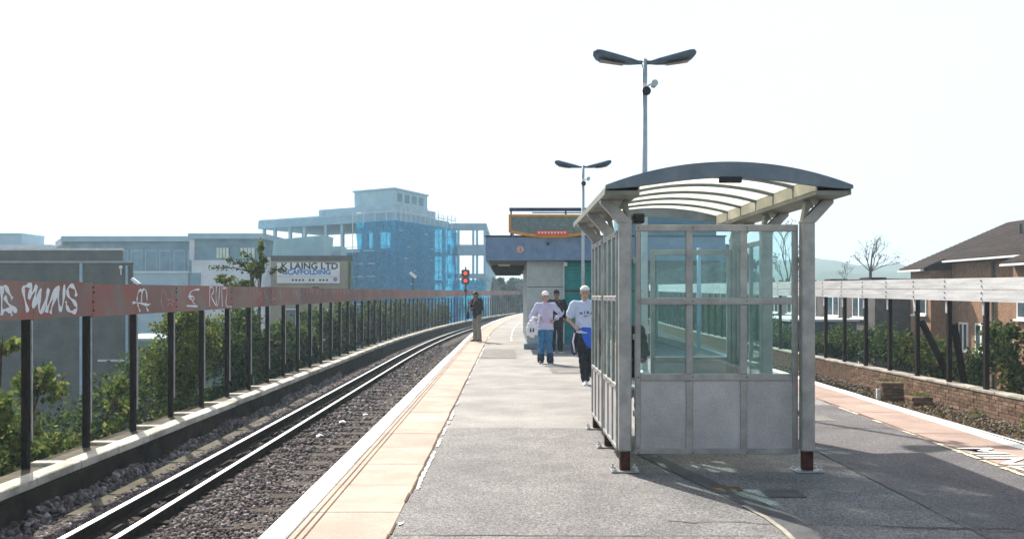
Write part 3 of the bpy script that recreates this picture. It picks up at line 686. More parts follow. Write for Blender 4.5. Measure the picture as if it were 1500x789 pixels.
# broken brick stubs on the right bed
for (X, Y, w, d, h, lab) in ((9.05, 20.3, .52, .45, .46, 'broken brown brick stub with mossy top standing on the ballast by the brick wall'), (9.28, 19.3, .48, .4, .26, 'lower broken brick stub in front of the taller mossy one')):
    t = empty('brick_stub', (X, Y, -.88), lab, 'brick stub', 'brick stubs beside the right track')
    for r_ in range(int(h/.0755)):
        for i in range(2):
            for j in range(2):
                piece('brick', boxmesh('stub_brick', w/2-.012, d/2-.012, .066, M_brick, .006), (X+(i-.5)*w/2+rng.uniform(-.012, .012), Y+(j-.5)*d/2+rng.uniform(-.01, .01), -.89+r_*.0755), t, rng.uniform(-.06, .06))
    n = 160; P_ = np.stack([nr.normal(X, w*.3, n), nr.normal(Y, d*.3, n), np.full(n, -.88+int(h/.0755)*.0755+.012)+nr.uniform(0, .03, n)], -1)
    v_, f_ = leafcloud(P_, .06, nr); npmesh('moss', v_, f_, L_near, parent=t, kind='stuff')
mb = MB(); mb.box(8.72, 8.84, 20.2, 20.26, -.88, -.6, bev=.01); mb.build('marker_post', M_white, label='small white marker stake beside the brick stubs', cat='marker')

# ================================================================== SHELTER
X0, X1 = 1.058, 2.72; YS = (7.78, 9.02, 10.26)
sh = empty('platform_shelter', (1.89, 9.0, 0), 'steel and glass waiting shelter with arched white-glazed roof standing on the platform', 'shelter')
def frame_rect(nm, pts_fn, u0, u1, z0, z1, w, t):
    pass
def shelter_post(X, Y):
    pw = .057; mb = MB()
    mb.box(X-pw, X+pw, Y-pw, Y+pw, .19, 2.27, bev=.012); o = mb.build('post', M_steel, parent=sh)
    mb = MB(); mb.box(X-.045, X+.045, Y-.045, Y+.045, .012, .2, bev=.006); mb.build('stub', M_rust, parent=o)
    mb = MB(); mb.box(X-.13, X+.13, Y-.10, Y+.10, .006, .02, bev=.004)
    bp = mb.build('base_plate', M_steel, parent=sh)
    for sx in (-1, 1):
        for sy in (-1, 1):
            mb = MB(); x = X+sx*.1; y = Y+sy*.07
            mb.tube([(x, y, .018), (x, y, .034)], .02, 6); mb.tube([(x, y, .03), (x, y, .06)], .009, 6); mb.build('bolt', M_strip, parent=bp)
for Y in YS: shelter_post(X0, Y); shelter_post(X1, Y)
def Warp(axis, fixed):
    if axis == 'x': return lambda u, t, z: (u, fixed+t, z)
    return lambda u, t, z: (fixed+t, u, z)
def screen(axis, fixed, u0, u1, cols, zs=(.15, .853, 1.55, 2.253), solid_low=True, w=.062, label=None):
    P = Warp(axis, fixed)
    def bx(name, a0, a1, z0, z1, t0, t1, m, par, bev=.004):
        p0 = P(a0, t0, z0); p1 = P(a1, t1, z1); mb = MB()
        mb.box(min(p0[0], p1[0]), max(p0[0], p1[0]), min(p0[1], p1[1]), max(p0[1], p1[1]), z0, z1, bev=bev); return mb.build(name, m, parent=par)
    fr = bx('screen_frame', u0, u1, zs[-1]-w, zs[-1], -.02, .02, M_steel, sh)
    if label: fr['label'] = label
    bx('rail', u0, u1, zs[0], zs[0]+w*.8, -.02, .02, M_steel, fr)
    for z in zs[1:-1]: bx('rail', u0+w*.8, u1-w*.8, z-w/2, z+w/2, -.02, .02, M_steel, fr)
    for u in (u0, u1-w*.8): bx('stile', u, u+w*.8, zs[0]+w*.8, zs[-1]-w, -.02, .02, M_steel, fr)
    us = [u0+(u1-u0)*i/cols for i in range(cols+1)]
    for u in us[1:-1]:
        for a, b_ in zip(zs[:-1], zs[1:]): bx('mullion', u-w/2, u+w/2, a+w*.52, b_-w*.52, -.018, .018, M_steel, fr)
    for i in range(cols):
        a = us[i]+w*.5; b_ = us[i+1]-w*.5
        for j in range(3):
            z0 = zs[j]+w*.52; z1 = zs[j+1]-w*.52
            if j == 0 and solid_low: bx('lower_panel', a, b_, z0, z1, -.006, .004, M_panel, sh, .001)
            else: bx('glass_pane', a, b_, z0, z1, -.003, .003, M_glass, sh, 0)
        for j in range(4):
            for q in (us[i]+.03, ):
                p0 = P(q, -.021, zs[j]+(.012 if j == 0 else 0)-(0.03 if j == 3 else 0)); mb = MB(); mb.ball(p0, .007, 6); mb.build('rivet', M_bolt, parent=fr)
    return fr
screen('x', 7.85, 1.162, 2.657, 3, label='three-bay end screen facing the camera')
screen('x', 10.22, 1.70, 2.66, 1, zs=(.2, .84, 1.55, 2.15), label='far end screen seen through the glass')
for (a, b_) in ((YS[0]+.065, YS[1]-.065), (YS[1]+.065, YS[2]-.065)):
    screen('y', X0-.05, a, b_, 3, zs=(.18, .76, 1.575, 2.2), w=.05)
screen('y', X1+.02, YS[1]+.065, YS[2]-.065, 2, zs=(.2, .84, 1.55, 2.2), w=.05)
for z in (.5, 1.2, 1.9):   # clips
    for X in (1.14, 2.655):
        mb = MB(); mb.box(X, X+.03 if X < 2 else X+.03, 7.80, 7.835, z, z+.05); mb.build('clip', M_steel, parent=sh)
# roof
CX = 1.89; RR = 3.05; ZT = 2.735
def az(x): return ZT-(RR-math.sqrt(RR*RR-(x-CX)**2))*1.05
YF, YK = 7.3, 10.95
xa = [.83+2.12*i/28 for i in range(29)]
def arch_shell(nm, xs, y0, y1, th, dz, m, par=sh):
    mb = MB(); prof = [(x, az(x)+dz) for x in xs]+[(x, az(x)+dz-th) for x in reversed(xs)]; mb.prism(prof, 'y', y0, y1)
    return mb.build(nm, m, parent=par)
roof = arch_shell('roof_eave', [x for x in xa if x < 1.14]+[1.13], YF+.045, YK-.045, .03, 0, M_roofg)
arch_shell('roof_eave', [2.65]+[x for x in xa if x > 2.65], YF+.045, YK-.045, .03, 0, M_roofg)
for (y0, y1) in ((YF, YF+.045), (YK-.045, YK)):
    mb = MB(); top = [(x, az(x)+.012) for x in xa]
    bot = [(x, az(x)+.012-.03-.105*max(0, 1-((x-CX)/1.06)**4)) for x in reversed(xa)]
    mb.prism(top+bot, 'y', y0, y1); mb.build('barge_board', M_roofm, parent=sh)
mb = MB(); mb.box(1.80, 1.99, YF-.03, YF+.02, 2.565, 2.615, bev=.006); mb.build('number_box', M_black, parent=sh)
xc = [1.131+(2.649-1.131)*i/18 for i in range(19)]
yr = [YF+.05+.598*i for i in range(7)]; yr[-1] = YK-.05
for a, b_ in zip(yr[:-1], yr[1:]): arch_shell('roof_glazing', xc, a+.018, b_-.018, .008, -.008, M_poly)
for y in yr[1:-1]: arch_shell('roof_rib', xc, y-.017, y+.017, .045, .004, M_roofm)
for X, s_ in ((1.075, 1), (2.705, -1)):
    xo = X-s_*.235; mb = MB(); mb.box(min(X+s_*.055, xo), max(X+s_*.055, xo), YF+.05, YK-.05, 2.468, 2.508, bev=.004); mb.build('eave_soffit', M_roofg, parent=sh)
    x = X+s_*.05; mb = MB(); mb.box(x-.006, x+.006, YF+.06, YK-.06, 2.51, az(x)-.02); cf = mb.build('eave_fascia', M_cream, parent=sh)
    for y in yr[1:-1]: mb = MB(); mb.box(x+s_*.006-.004, x+s_*.006+.004, y-.015, y+.015, 2.512, az(x)-.03); mb.build('fascia_joint', M_roofm, parent=cf)
    # thin outer gutter
    xe = X-s_*.235; mb = MB(); mb.box(xe-.014, xe+.014, YF+.05, YK-.05, 2.47, az(xe)-.035, bev=.004); mb.build('gutter', M_roofg, parent=sh)
# arched cross beams over each pair of posts + brackets
for Y in YS:
    for X, s_ in ((X0, -1), (X1, 1)):
        o_ = X
        mb = MB(); mb.prism([(X+s_*.062, 2.262), (X-s_*.062, 2.262), (X-s_*.062, 2.275), (X+s_*.13, 2.467), (X+s_*.225, 2.467), (X+s_*.225, 2.44)], 'y', Y-.05, Y+.05); mb.build('bracket', M_steel, parent=sh)
        mb = MB(); mb.prism([(X-s_*.055, 2.276), (X-s_*.04, 2.276), (X+s_*.02, 2.40), (X+s_*.05, 2.40), (X+s_*.01, 2.467), (X-s_*.02, 2.467), (X-s_*.03, 2.40)], 'y', Y-.04, Y+.04); mb.build('bracket_stem', M_roofg, parent=sh)
mb = MB(); mb.box(1.13, 1.36, 8.2, 10.1, .68, .72, bev=.01)
for y in (8.4, 9.1, 9.9): mb.bar((1.1, y, .55), (1.3, y, .68), .04)
mb.build('perch_seat', M_panel, parent=sh)
mb = MB(); mb.box(1.30, 1.42, 8.9, 9.05, 2.36, 2.46, bev=.01); mb.tube([(1.36, 8.85, 2.41), (1.36, 8.9, 2.41)], .04, 10); mb.build('shelter_speaker', M_black, parent=sh)  # small black speaker under the roof, inner left

# ================================================================== LAMP POSTS
def lamp_post(loc, label):
    x, y, z = loc
    t = empty('lamp_post', loc, label, 'lamp post', 'twin-arm lamp posts on the platform')
    mb = MB(); mb.tube([(x, y, 0), (x, y, 5.42)], [.056, .044], 12); mb.build('pole', M_pole, parent=t, smooth=True)
    mb = MB(); mb.tube([(x, y, 0), (x, y, .35), (x, y, .4)], [.085, .085, .058], 12); mb.build('pole_base', M_pole, parent=t, smooth=True)
    for s_ in (-1, 1):
        mb = MB(); prof = [(.03, -.04, .05), (.10, -.05, .05), (.22, -.05, .09), (.5, -.04, .16), (.70, -.02, .18), (.78, -.0, .15), (.83, .02, .06)]
        vs = []; n = 12
        for (r_, zz, hw) in prof:
            tk = {.22: .06, .5: .085, .70: .095, .78: .08}.get(r_, .035); zc = 5.40+zz+.09*(r_/.8)
            for k in range(n):
                a = 2*math.pi*k/n; c_ = math.cos(a); s2 = math.sin(a)
                vs.append((x+s_*r_, y+hw*c_, zc+hw*c_*-.22+tk*(s2 if s2 > 0 else s2*.45)*(1-.2*abs(c_))+.0))
        m_ = len(prof); fs = [(i*n+k, i*n+(k+1) % n, (i+1)*n+(k+1) % n, (i+1)*n+k) for i in range(m_-1) for k in range(n)]+[tuple(range(n)), tuple((m_-1)*n+k for k in range(n))]
        mb.add(vs, fs); hd = mb.build('lamp_head', M_lamphead, parent=t, smooth=True)
        mb = MB(); mb.add([(x+s_*.35, y-.07, 5.33), (x+s_*.72, y-.10, 5.39), (x+s_*.72, y+.10, 5.39), (x+s_*.35, y+.07, 5.33), (x+s_*.55, y, 5.34)], [(0, 1, 4), (1, 2, 4), (2, 3, 4), (3, 0, 4)])
        mb.build('lens', M_lens, parent=hd)
    mb = MB(); mb.box(x-.035, x+.035, y-.07, y-.045, 4.9, 5.02, bev=.005); mb.build('bracket', M_sign, parent=t)
    mb = MB(); mb.tube([(x, y-.22, 4.86), (x, y-.2, 4.86), (x, y-.08, 4.86)], [.07, .072, .03], 14); mb.build('loudspeaker', M_black, parent=t)
    mb = MB(); mb.tube([(x+.05, y, 4.98), (x+.10, y-.03, 5.02)], .012, 6); mb.tube([(x+.155, y-.08, 5.02), (x+.155, y+.07, 5.02)], [.055, .05], 12); mb.build('floodlight', M_pole, parent=t)
    return t
lp = lamp_post((2.197, 13.8, 0), 'nearer tall lamp post with two paddle-shaped heads rising behind the shelter')
dup(lp, (2.18, 25.0, 0), 'farther twin-headed lamp post standing before the blue canopy building')

# ================================================================== CANOPY BUILDING
cb = empty('platform_building', (2.4, 29, 0), 'platform building with slate-blue fascia, pale wall and teal shutters behind the walkers', 'building')
def bxp(name, x0, x1, y0, y1, z0, z1, m, par, bev=.0, **kw):
    mb = MB(); mb.box(x0, x1, y0, y1, z0, z1, bev=bev); return mb.build(name, m, parent=par, **kw)
bxp('fascia', -.69, 6.5, 25.6, 25.68, 2.66, 3.37, M_band, cb, .01)
bxp('fascia', -.69, -.61, 25.682, 42, 2.66, 3.37, M_band, cb, .01)
bxp('roof', -.60, 6.49, 25.69, 42, 3.28, 3.35, M_roofm, cb)
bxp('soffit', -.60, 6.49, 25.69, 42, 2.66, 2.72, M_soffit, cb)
bxp('edge_trim', -.72, 6.53, 25.57, 25.70, 3.372, 3.41, M_black, cb)
for y in (28.5, 31.5, 34.5, 37.5):
    bxp('strip_light', -.35, .05, y, y+.12, 2.60, 2.655, M_sign, cb, .01)
    bxp('soffit_joist', -.60, .55, y+1.4, y+1.55, 2.52, 2.655, M_soffit, cb)
bxp('wall_panel', .56, 1.655, 26.0, 33, 0, 2.655, M_pale, cb)
bxp('wall_joint', .565, 1.65, 25.99, 26.0, 1.86, 1.88, M_soffit, cb)
bxp('corner_trim', 1.655, 1.70, 25.95, 26.1, .1, 2.655, M_pole, cb)
mb = MB()
mb.box(1.702, 4.2, 26.03, 33, 0, 2.655); w_ = mb.build('shutter_wall', M_teal, parent=cb)
for i in range(22):
    bxp('slat', 1.72, 4.18, 26.005, 26.028, .16+i*.112, .16+i*.112+.102, M_teal, w_, .008)
bxp('shutter_rail', 1.715, 4.19, 25.98, 26.004, 1.72, 1.78, M_soffit, cb)
bxp('plinth', .46, 4.3, 25.55, 25.99, 0, .16, mat('blue_grey_plinth', (.13, .18, .22), (.19, .25, .28)), cb, .01)
for x in (5.55, ):
    for y in (24.9, 32.0, 39.0):
        mb = MB(); mb.tube([(x, y, 0), (x, y, 3.0)], .06, 10); mb.build('column', mat('pale_blue_column', (.3, .45, .55)), parent=cb, smooth=True)
bxp('roof_box', 3.7, 6.45, 26.5, 30, 3.36, 4.26, M_fard, cb)
mb = MB(); mb.tube([(.35, 25.56, 2.99), (.35, 25.594, 2.99)], .105, 20); d_ = mb.build('number_disc', M_pink, parent=cb)
textmesh('2', .16, M_signb, 'numeral', d_, FACE(.35, 25.556, 2.985))
bxp('security_lamp', 1.14, 1.21, 25.52, 25.597, 3.12, 3.19, M_black, cb, .01)
bxp('wall_light', 1.68, 1.78, 25.86, 25.94, 2.5, 2.62, M_sign, cb, .01)
# hoarding above the canopy
hd = empty('roof_hoarding', (1.25, 25.8, 3.41), 'orange-framed hoarding with curved bottom edge above the blue fascia', 'hoarding')
HX0, HX1 = 0.0, 2.62; hw = (HX1-HX0)/2; hc = (HX0+HX1)/2
def hb(x): return 3.50-.11*math.sqrt(max(0, 1-((x-hc)/hw)**2)) if False else 3.33+.16*((x-hc)/hw)**2
xs = [HX0+.0+(HX1-HX0)*i/24 for i in range(25)]
YH = 25.40
mb = MB(); mb.prism([(HX0+.05, 3.97)]+[(x if 0 < i < 24 else x+(.05 if i == 0 else -.05), hb(x)+.07) for i, x in enumerate(xs)]+[(HX1-.05, 3.97)], 'y', YH+.03, YH+.09); mb.build('mesh_panel', M_mesh, parent=hd)
mb = MB(); mb.prism([(x, hb(x)) for x in xs]+[(x, hb(x)+.085) for x in reversed(xs)], 'y', YH, YH+.12); mb.build('curved_rim', M_orange, parent=hd)
bxp('top_rim', HX0+.081, HX1-.081, YH+.002, YH+.118, 3.95, 4.02, M_orange, hd); bxp('side_rim', HX0, HX0+.08, YH+.001, YH+.119, 3.577, 4.02, M_orange, hd); bxp('side_rim', HX1-.08, HX1, YH+.001, YH+.119, 3.577, 4.02, M_orange, hd)
bxp('top_bar', HX0+.02, 3.5, YH+.3, YH+.42, 4.15, 4.25, M_dkblue, hd); bxp('top_bar', .7, 3.2, YH+.12, YH+.2, 4.07, 4.10, M_black, hd)
for x in (.05, 1.7, 3.3): bxp('upright', x, x+.05, YH+.34, YH+.38, 3.41, 4.149, M_black, hd)
for x in (.1, 1.2, 2.45): bxp('strut', x, x+.06, YH+.12, YH+.165, 3.38, 3.96, M_roofm, hd)
bxp('red_panel', hc-.5, hc+.45, YH-.02, YH-.002, 3.40, 3.535, M_redp, hd)
mb = MB()
for i in range(9):
    x = hc-.44+i*.095; mb.prism([(x, 3.505), (x+.075, 3.50), (x+.045, 3.44), (x+.03, 3.44)], 'y', YH-.03, YH-.022)
mb.build('white_lettering', M_sign, parent=hd)

# ================================================================== LEFT BUILDINGS
GZ = -6.0
b1 = empty('workshop', (-26, 50, GZ), 'brown flat-roofed workshop with a stepped parapet behind the graffiti fence', 'building')
def fprism(nm, pts, z0, z1, m, par):
    mb = MB(); mb.prism(pts, 'z', z0, z1); return mb.build(nm, m, parent=par)
fprism('wall', [(-34, 45), (-19.8, 45), (-24.6, 55), (-34, 55)], GZ, 3.33, M_brown, b1); fprism('coping', [(-34.05, 44.9), (-19.7, 44.9), (-24.55, 55.1), (-34.05, 55.1)], 3.332, 3.43, mat('light_coping', (.3, .32, .32)), b1)
fprism('upper_wall', [(-34, 47.5), (-21.5, 47.5), (-24.4, 54), (-34, 54)], 3.44, 4.13, M_brown, b1); fprism('coping', [(-34.05, 47.4), (-21.38, 47.4), (-24.35, 54.1), (-34.05, 54.1)], 4.132, 4.24, mat('pale_coping', (.45, .45, .45)), b1)
bxp('pilaster', -22.6, -22.45, 44.93, 44.998, GZ, 3.32, M_far1, b1); bxp('downpipe', -20.15, -20.05, 44.88, 44.98, GZ, 3.2, M_far1, b1)
bxp('gutter', -21.6, -20.16, 44.85, 44.98, -1.85, -1.75, M_farw, b1)
mb = MB(); mb.tube([(-20.4, 44.9, 2.7), (-20.4, 44.9, 3.05)], .03, 6); mb.ball((-20.4, 44.9, 3.1), .1); mb.build('wall_lamp', M_sign, parent=b1)
mb = MB(); mb.tube([(-12.35, 28.2, -.5), (-12.35, 28.2, 1.95)], .03, 6); t_ = empty('yard_lamp', (-12.35, 28.2, GZ), 'small white tilted lamp head peeping over the graffiti board', 'lamp')
mb = MB(); mb.tube([(-12.35, 28.2, GZ), (-12.35, 28.2, 2.0)], .035, 6); mb.build('pole', M_post, parent=t_)
mb = MB(); mb.bar((-12.45, 28.2, 2.17), (-12.2, 28.2, 1.98), .12, .09); mb.build('lamp_head', M_sign, parent=t_)
t_ = empty('yard_lamp', at(605, 405, 60)-Vector((0, 0, at(605, 405, 60).z-GZ)), 'white floodlight on a thin pole against the blue netting', 'lamp')
q = at(605, 402, 60); mb = MB(); mb.tube([(q.x, q.y, GZ), (q.x, q.y, q.z)], .04, 6); mb.build('pole', M_post, parent=t_)
mb = MB(); mb.bar((q.x-.22, q.y, q.z+.15), (q.x+.2, q.y, q.z-.2), .25, .2); mb.build('lamp_head', M_sign, parent=t_)
b2_ = empty('garage', (-25, 62, GZ), 'low dark shed with a small white window frame seen between the fence posts', 'shed')
bxp('wall', -29, -20.5, 60, 68, GZ, -1.6, M_fard, b2_); bxp('roof', -29.2, -20.3, 59.8, 68.2, -1.598, -1.4, M_far1, b2_)
w_ = bxp('window_frame', -25.2, -24.1, 59.93, 59.998, -3.6, -2.35, M_upvc, b2_); bxp('pane', -25.1, -24.2, 59.91, 59.929, -3.5, -2.45, M_pane, w_)
b3 = empty('long_office', (-40, 92, GZ), 'long blue-grey flat-roofed block with a thin roof edge, far left of the frame building', 'building')
bxp('wall', -46.4, -32.2, 90, 105, GZ, 7.3, M_fard, b3); bxp('roof', -46.9, -32.0, 89.4, 105.5, 7.302, 7.85, M_far1, b3)
mb = MB(); mb.prism([(-46.4, 90.2), (-50.5, 96), (-50.5, 105), (-46.41, 105)], 'z', GZ, 7.0); mb.build('side_wall', M_far1, parent=b3)
mb = MB(); mb.prism([(-46.91, 89.6), (-51, 96), (-51, 105.4), (-46.91, 105.4)], 'z', 7.003, 7.7); mb.build('side_roof', M_farw, parent=b3)
for i in range(9):
    x = -45.8+i*1.5
    w_ = bxp('window', x, x+1.2, 89.93, 89.998, 3.6, 6.4, M_far1, b3); bxp('pane', x+.1, x+1.1, 89.90, 89.929, 3.7, 6.3, M_fard, w_)
bxp('annexe', -38, -32.5, 86.5, 89.9, GZ, 3.9, M_far1, b3); bxp('annexe_roof', -38.1, -32.4, 86.3, 89.88, 3.903, 4.1, M_farw, b3)
b4 = empty('white_banded_block', (-28.5, 88, GZ), 'flat-roofed block with two bright windows above a pale lilac band', 'building')
bxp('wall', -31.6, -24.9, 86, 96, 5.2, 7.3, M_fard, b4); bxp('pale_band', -31.9, -24.7, 85.9, 96, GZ, 5.198, M_farw, b4)
bxp('roof', -32.1, -24.5, 85.4, 96.3, 7.302, 7.85, M_far1, b4); bxp('corner_post', -32.1, -31.61, 85.8, 86.3, 5.2, 7.3, M_farw, b4)
for (a, c) in ((317, 336), (352, 374)):
    x0 = (a-745)*86/1250; x1 = (c-745)*86/1250; w_ = bxp('window', x0, x1, 85.85, 85.998, 5.3, 6.5, M_fard, b4)
    for i in range(4):
        xx = x0+.06+(x1-x0)*i/4; bxp('pane', xx, xx+(x1-x0)/4-.1, 85.82, 85.849, 5.4, 6.42, M_paneb, w_)
bxp('dark_door', -32.0, -31.0, 85.8, 85.89, 2.6, 3.9, M_fard, b4)
b5 = empty('distant_block', (-64, 112, GZ), 'pale distant flat-roofed block at the far left edge', 'building')
bxp('wall', -75, -60, 112, 122, GZ, 8.3, M_farw, b5); bxp('stair_tower', -75, -64.2, 112.5, 118, 8.31, 9.7, M_far1, b5); bxp('coping', -75.1, -64.1, 112.4, 118.1, 9.702, 9.85, M_frame, b5)
# sign building
b6 = empty('scaffold_yard_building', (-13.8, 62, GZ), 'tan rendered building carrying the white company sign', 'building')
fprism('wall', [(-16.7, 60), (-11, 60), (-13, 70), (-16.7, 70)], GZ, 4.05, M_tanw, b6); fprism('parapet', [(-16.75, 59.95), (-10.95, 59.95), (-12.95, 70.05), (-16.75, 70.05)], 4.052, 4.42, M_brown, b6)
bxp('downpipe', -11.25, -11.1, 59.84, 59.94, GZ, 4.4, M_green, b6)
bxp('floodlight', -13.75, -13.3, 59.7, 59.94, 1.9, 2.25, M_green, b6, .02)
bxp('quoin', -17.0, -16.71, 59.9, 60.3, GZ, 4.3, M_farw, b6)
for z in (-.6, -3.4):
    for x in (-15.8, -13.6, -12.4):
        w_ = bxp('window', x, x+.9, 59.93, 59.998, z, z+1.3, M_upvc, b6); bxp('pane', x+.08, x+.82, 59.91, 59.929, z+.08, z+1.22, M_pane, w_)
sg = empty('company_sign', (-14.1, 59.85, 2.5), 'white company sign with black and blue lettering on the tan building', 'sign')
bxp('sign_board', -16.25, -11.85, 59.80, 59.93, 2.95, 3.92, M_sign, sg, .01)
bxp('sign_strip', -16.25, -11.85, 59.82, 59.93, 2.48, 2.93, M_sign, sg, .01)
textmesh('K LAING LTD', .62, M_signb, 'black_lettering', sg, FACE(-13.95, 59.795, 3.66) @ Matrix.Diagonal((1.08, 1, 1, 1)), bold=.018)
textmesh('SCAFFOLDING', .47, M_signbl, 'blue_lettering', sg, FACE(-14.1, 59.795, 3.24) @ Matrix.Diagonal((1.05, 1, 1, 1)), bold=.02)
for i in range(11):
    if i in (4, 7): continue
    bxp('small_letter', -15.2+i*.24, -15.2+i*.24+.14, 59.80, 59.815, 2.64, 2.77, M_signb, sg)
mb = MB(); mb.tube([(-12.15, 59.8, 2.75), (-12.15, 59.815, 2.75)], .15, 12); mb.build('badge', mat('purple_badge', (.2, .18, .35)), parent=sg)
cab = empty('site_cabin', (-15.6, 66, 4.42), 'pale blue-grey site cabin on the roof of the tan building', 'cabin')
mb = MB(); mb.prism([(-17.75, 4.45), (-13.9, 4.45), (-13.75, 6.15), (-17.6, 5.8)], 'y', 64, 67); mb.build('cabin_body', M_contn, parent=cab)
bxp('cabin_roof', -17.0, -13.2, 67.2, 69.5, 4.45, 5.5, M_frame, cab)
for i in range(12): bxp('corrugation', -17.5+i*.3, -17.4+i*.3, 63.96, 63.998, 4.6, 5.7, M_contn, cab)
yb = MB(); yb.box(-12.4, -12.0, 50, 50.3, -1.2, -.1, bev=.03); yb.build('yellow_sign', mat('yellow_sign', (.6, .33, .04), (.7, .45, .08)), label='small orange-yellow board seen between the fence posts below the company sign', cat='board')

# construction building
cbd = empty('frame_building', (-16, 110, GZ), 'unfinished concrete frame building wrapped in blue netting and scaffolding', 'building')
Cc = Vector((-13.4, 100)); U = Vector((-19.1, 12)).normalized(); Vv = Vector((5.34, 12)).normalized()
def Q(s_, t_): return Cc+U*s_+Vv*t_
def sk(name, s0, s1, t0, t1, z0, z1, m, par=cbd, **kw):
    mb = MB(); mb.prism([tuple(Q(s0, t0)), tuple(Q(s1, t0)), tuple(Q(s1, t1)), tuple(Q(s0, t1))], 'z', z0, z1); return mb.build(name, m, parent=par, **kw)
Ll, Lr = 22.5, 13.1
lev = [(10.35, 11.3), (6.75, 7.25), (3.2, 3.6), (-.4, 0), (-4, -3.6)]
for i, (z0, z1) in enumerate(lev):
    sk('floor_slab', 0 if i else -.3, Ll+.3 if i == 0 else Ll, 0 if i else -.3, Lr if i < 1 else 9, z0, z1, M_slab)
    if i: sk('floor_slab', 0, 6, 9.01, Lr, z0, z1, M_slab)
zlev = [(7.26, 10.345), (3.61, 6.745), (.01, 3.195), (-3.6, -.405), (-6, -4)]
for i, (z0, z1) in enumerate(zlev):
    for j, s_ in enumerate((.1, 4.2, 8.2, 10.9, 14.6, 17.2, 20.0, 22.0)):
        for t_ in (.1, 8.3):
            if t_ > 1 and j in (5, 6): continue
            sk('column', s_, s_+.38, t_, t_+.38, z0, z1, M_frame)
    for t_ in (3, 6.2, 9.4, 12.5): sk('column', .1, .5, t_, t_+.4, z0, z1, M_frame)
    if i > 0: sk('wall', 1, Ll-.5, 8.7, 8.9, z0, z1, M_far1)
    else:
        sk('wall', 1, 6.6, 8.7, 8.9, z0, z1, M_far1); sk('wall', 9.0, 9.6, 8.7, 8.9, z0, z1, M_far1)
sk('parapet', 0, 12.2, .05, 10, 11.302, 12.3, M_frame)
sk('penthouse', .35, 6.6, .5, 8.4, 12.302, 14.15, M_contn); sk('penthouse_roof', .2, 6.8, .35, 8.6, 14.152, 14.35, M_frame)
for i in range(4): sk('penthouse_window', .34-.01, .345, 1.2+i*1.7, 2.3+i*1.7, 12.8, 13.8, M_fard)
sk('parapet', -.25, Ll+.2, -.25, -.1, 11.302, 11.5, M_frame)
# right hand frame wing, open to the sky
for i, (z0, z1) in enumerate([(10.2, 11.1), (6.9, 8.3), (3.9, 4.5), (.2, .6), (-3.4, -3.0)]):
    bxp('wing_slab', -8.0, -2.9, 112, 112.6 if i < 2 else 113, z0, z1, M_slab, cbd)
    bxp('wing_slab', -3.3, -2.9, 112.61, 200, z0, z1, M_slab, cbd)
for i, (z0, z1) in enumerate([(8.305, 10.195), (4.505, 6.895), (.605, 3.895), (-2.99, .195), (-6, -3.405)]):
    for x in (-7.4, -6.75, -4.8, -4.3, -3.3): bxp('wing_column', x, x+.3, 112.1, 112.45, z0, z1, M_frame, cbd)
    for y in range(118, 200, 7): bxp('wing_column', -3.28, -2.95, y, y+.5, z0, z1, M_frame, cbd)
# scaffold
def sct(a, b_, r=.05, nm='scaffold_tube'):
    mb = MB(); mb.tube([a, b_], r, 5); return mb.build(nm, M_scaf, parent=cbd)
for i in range(14):
    q = Q(-.9, -1+i*1.15); sct((q.x, q.y, GZ), (q.x, q.y, 11.9))
for i in range(13):
    q = Q(1+i*1.75-.5, -1.0); sct((q.x, q.y, GZ), (q.x, q.y, 8.4 if i > 3 else 11.6))
for z in (1.0, 3.0, 4.6, 6.0, 7.4, 9.2, 11.4):
    a = Q(-.95, -1); b_ = Q(-.95, Lr+.5); sct((a.x, a.y, z), (b_.x, b_.y, z))
    a = Q(-.5, -1.05); b_ = Q(22 if z < 8 else 5, -1.05); sct((a.x, a.y, z), (b_.x, b_.y, z))
for z in (.6, 2.2, 3.9, 5.4, 6.9):
    s1 = 13 if z < 6 else 16
    mb = MB(); a = Q(2, -.9); b_ = Q(s1, -.9); mb.bar((a.x, a.y, z), (b_.x, b_.y, z), .8, .1); mb.build('scaffold_deck', M_plank, parent=cbd)
def net(pts, z0, z1, nm='netting'):
    mb = MB(); n = 14; m_ = 10; vs = []; L_ = len(pts)-1
    grid = []
    for i in range(n*L_+1):
        u = i/n; k = min(int(u), L_-1); f = u-k; p0 = Vector(pts[k]); p1 = Vector(pts[k+1]); q = p0+(p1-p0)*f; d = (p1-p0).normalized(); nn = Vector((d.y, -d.x))
        for j in range(m_+1):
            z = z0+(z1-z0)*j/m_; o_ = .12*math.sin(i*1.1+j*.7)+.08*math.sin(i*2.3-j*1.9); vs.append((q.x+nn.x*o_, q.y+nn.y*o_, z))
    W_ = m_+1
    mb.add(vs, [(i*W_+j, (i+1)*W_+j, (i+1)*W_+j+1, i*W_+j+1) for i in range(n*L_) for j in range(m_)])
    return mb.build(nm, M_net, parent=cbd, smooth=True)
net([Q(4.9, -1.25), Q(-1.1, -1.25), Q(-1.1, Lr+.6)], -5.5, 10.3)
net([Q(9.5, -1.3), Q(4.92, -1.3)], -5.5, 6.6)
net([Q(-1.3, Lr+.6), Vector((-7.3, 111.7))], -5.5, 9.9)
net([Vector((-7.6, 111.6)), Vector((-3.0, 111.6))], -5.5, 3.7)
for i in range(16):
    q = Q(-.4, 1+i*.9); sct((q.x, q.y, 11.5), (q.x, q.y, 12.2+rng.uniform(-.2, .3)), .04, 'guard_rail_post')
for i in range(7):
    q = Q(12.6+i*1.3, .2); sct((q.x, q.y, 11.4), (q.x, q.y, 11.9), .035, 'guard_rail_post')
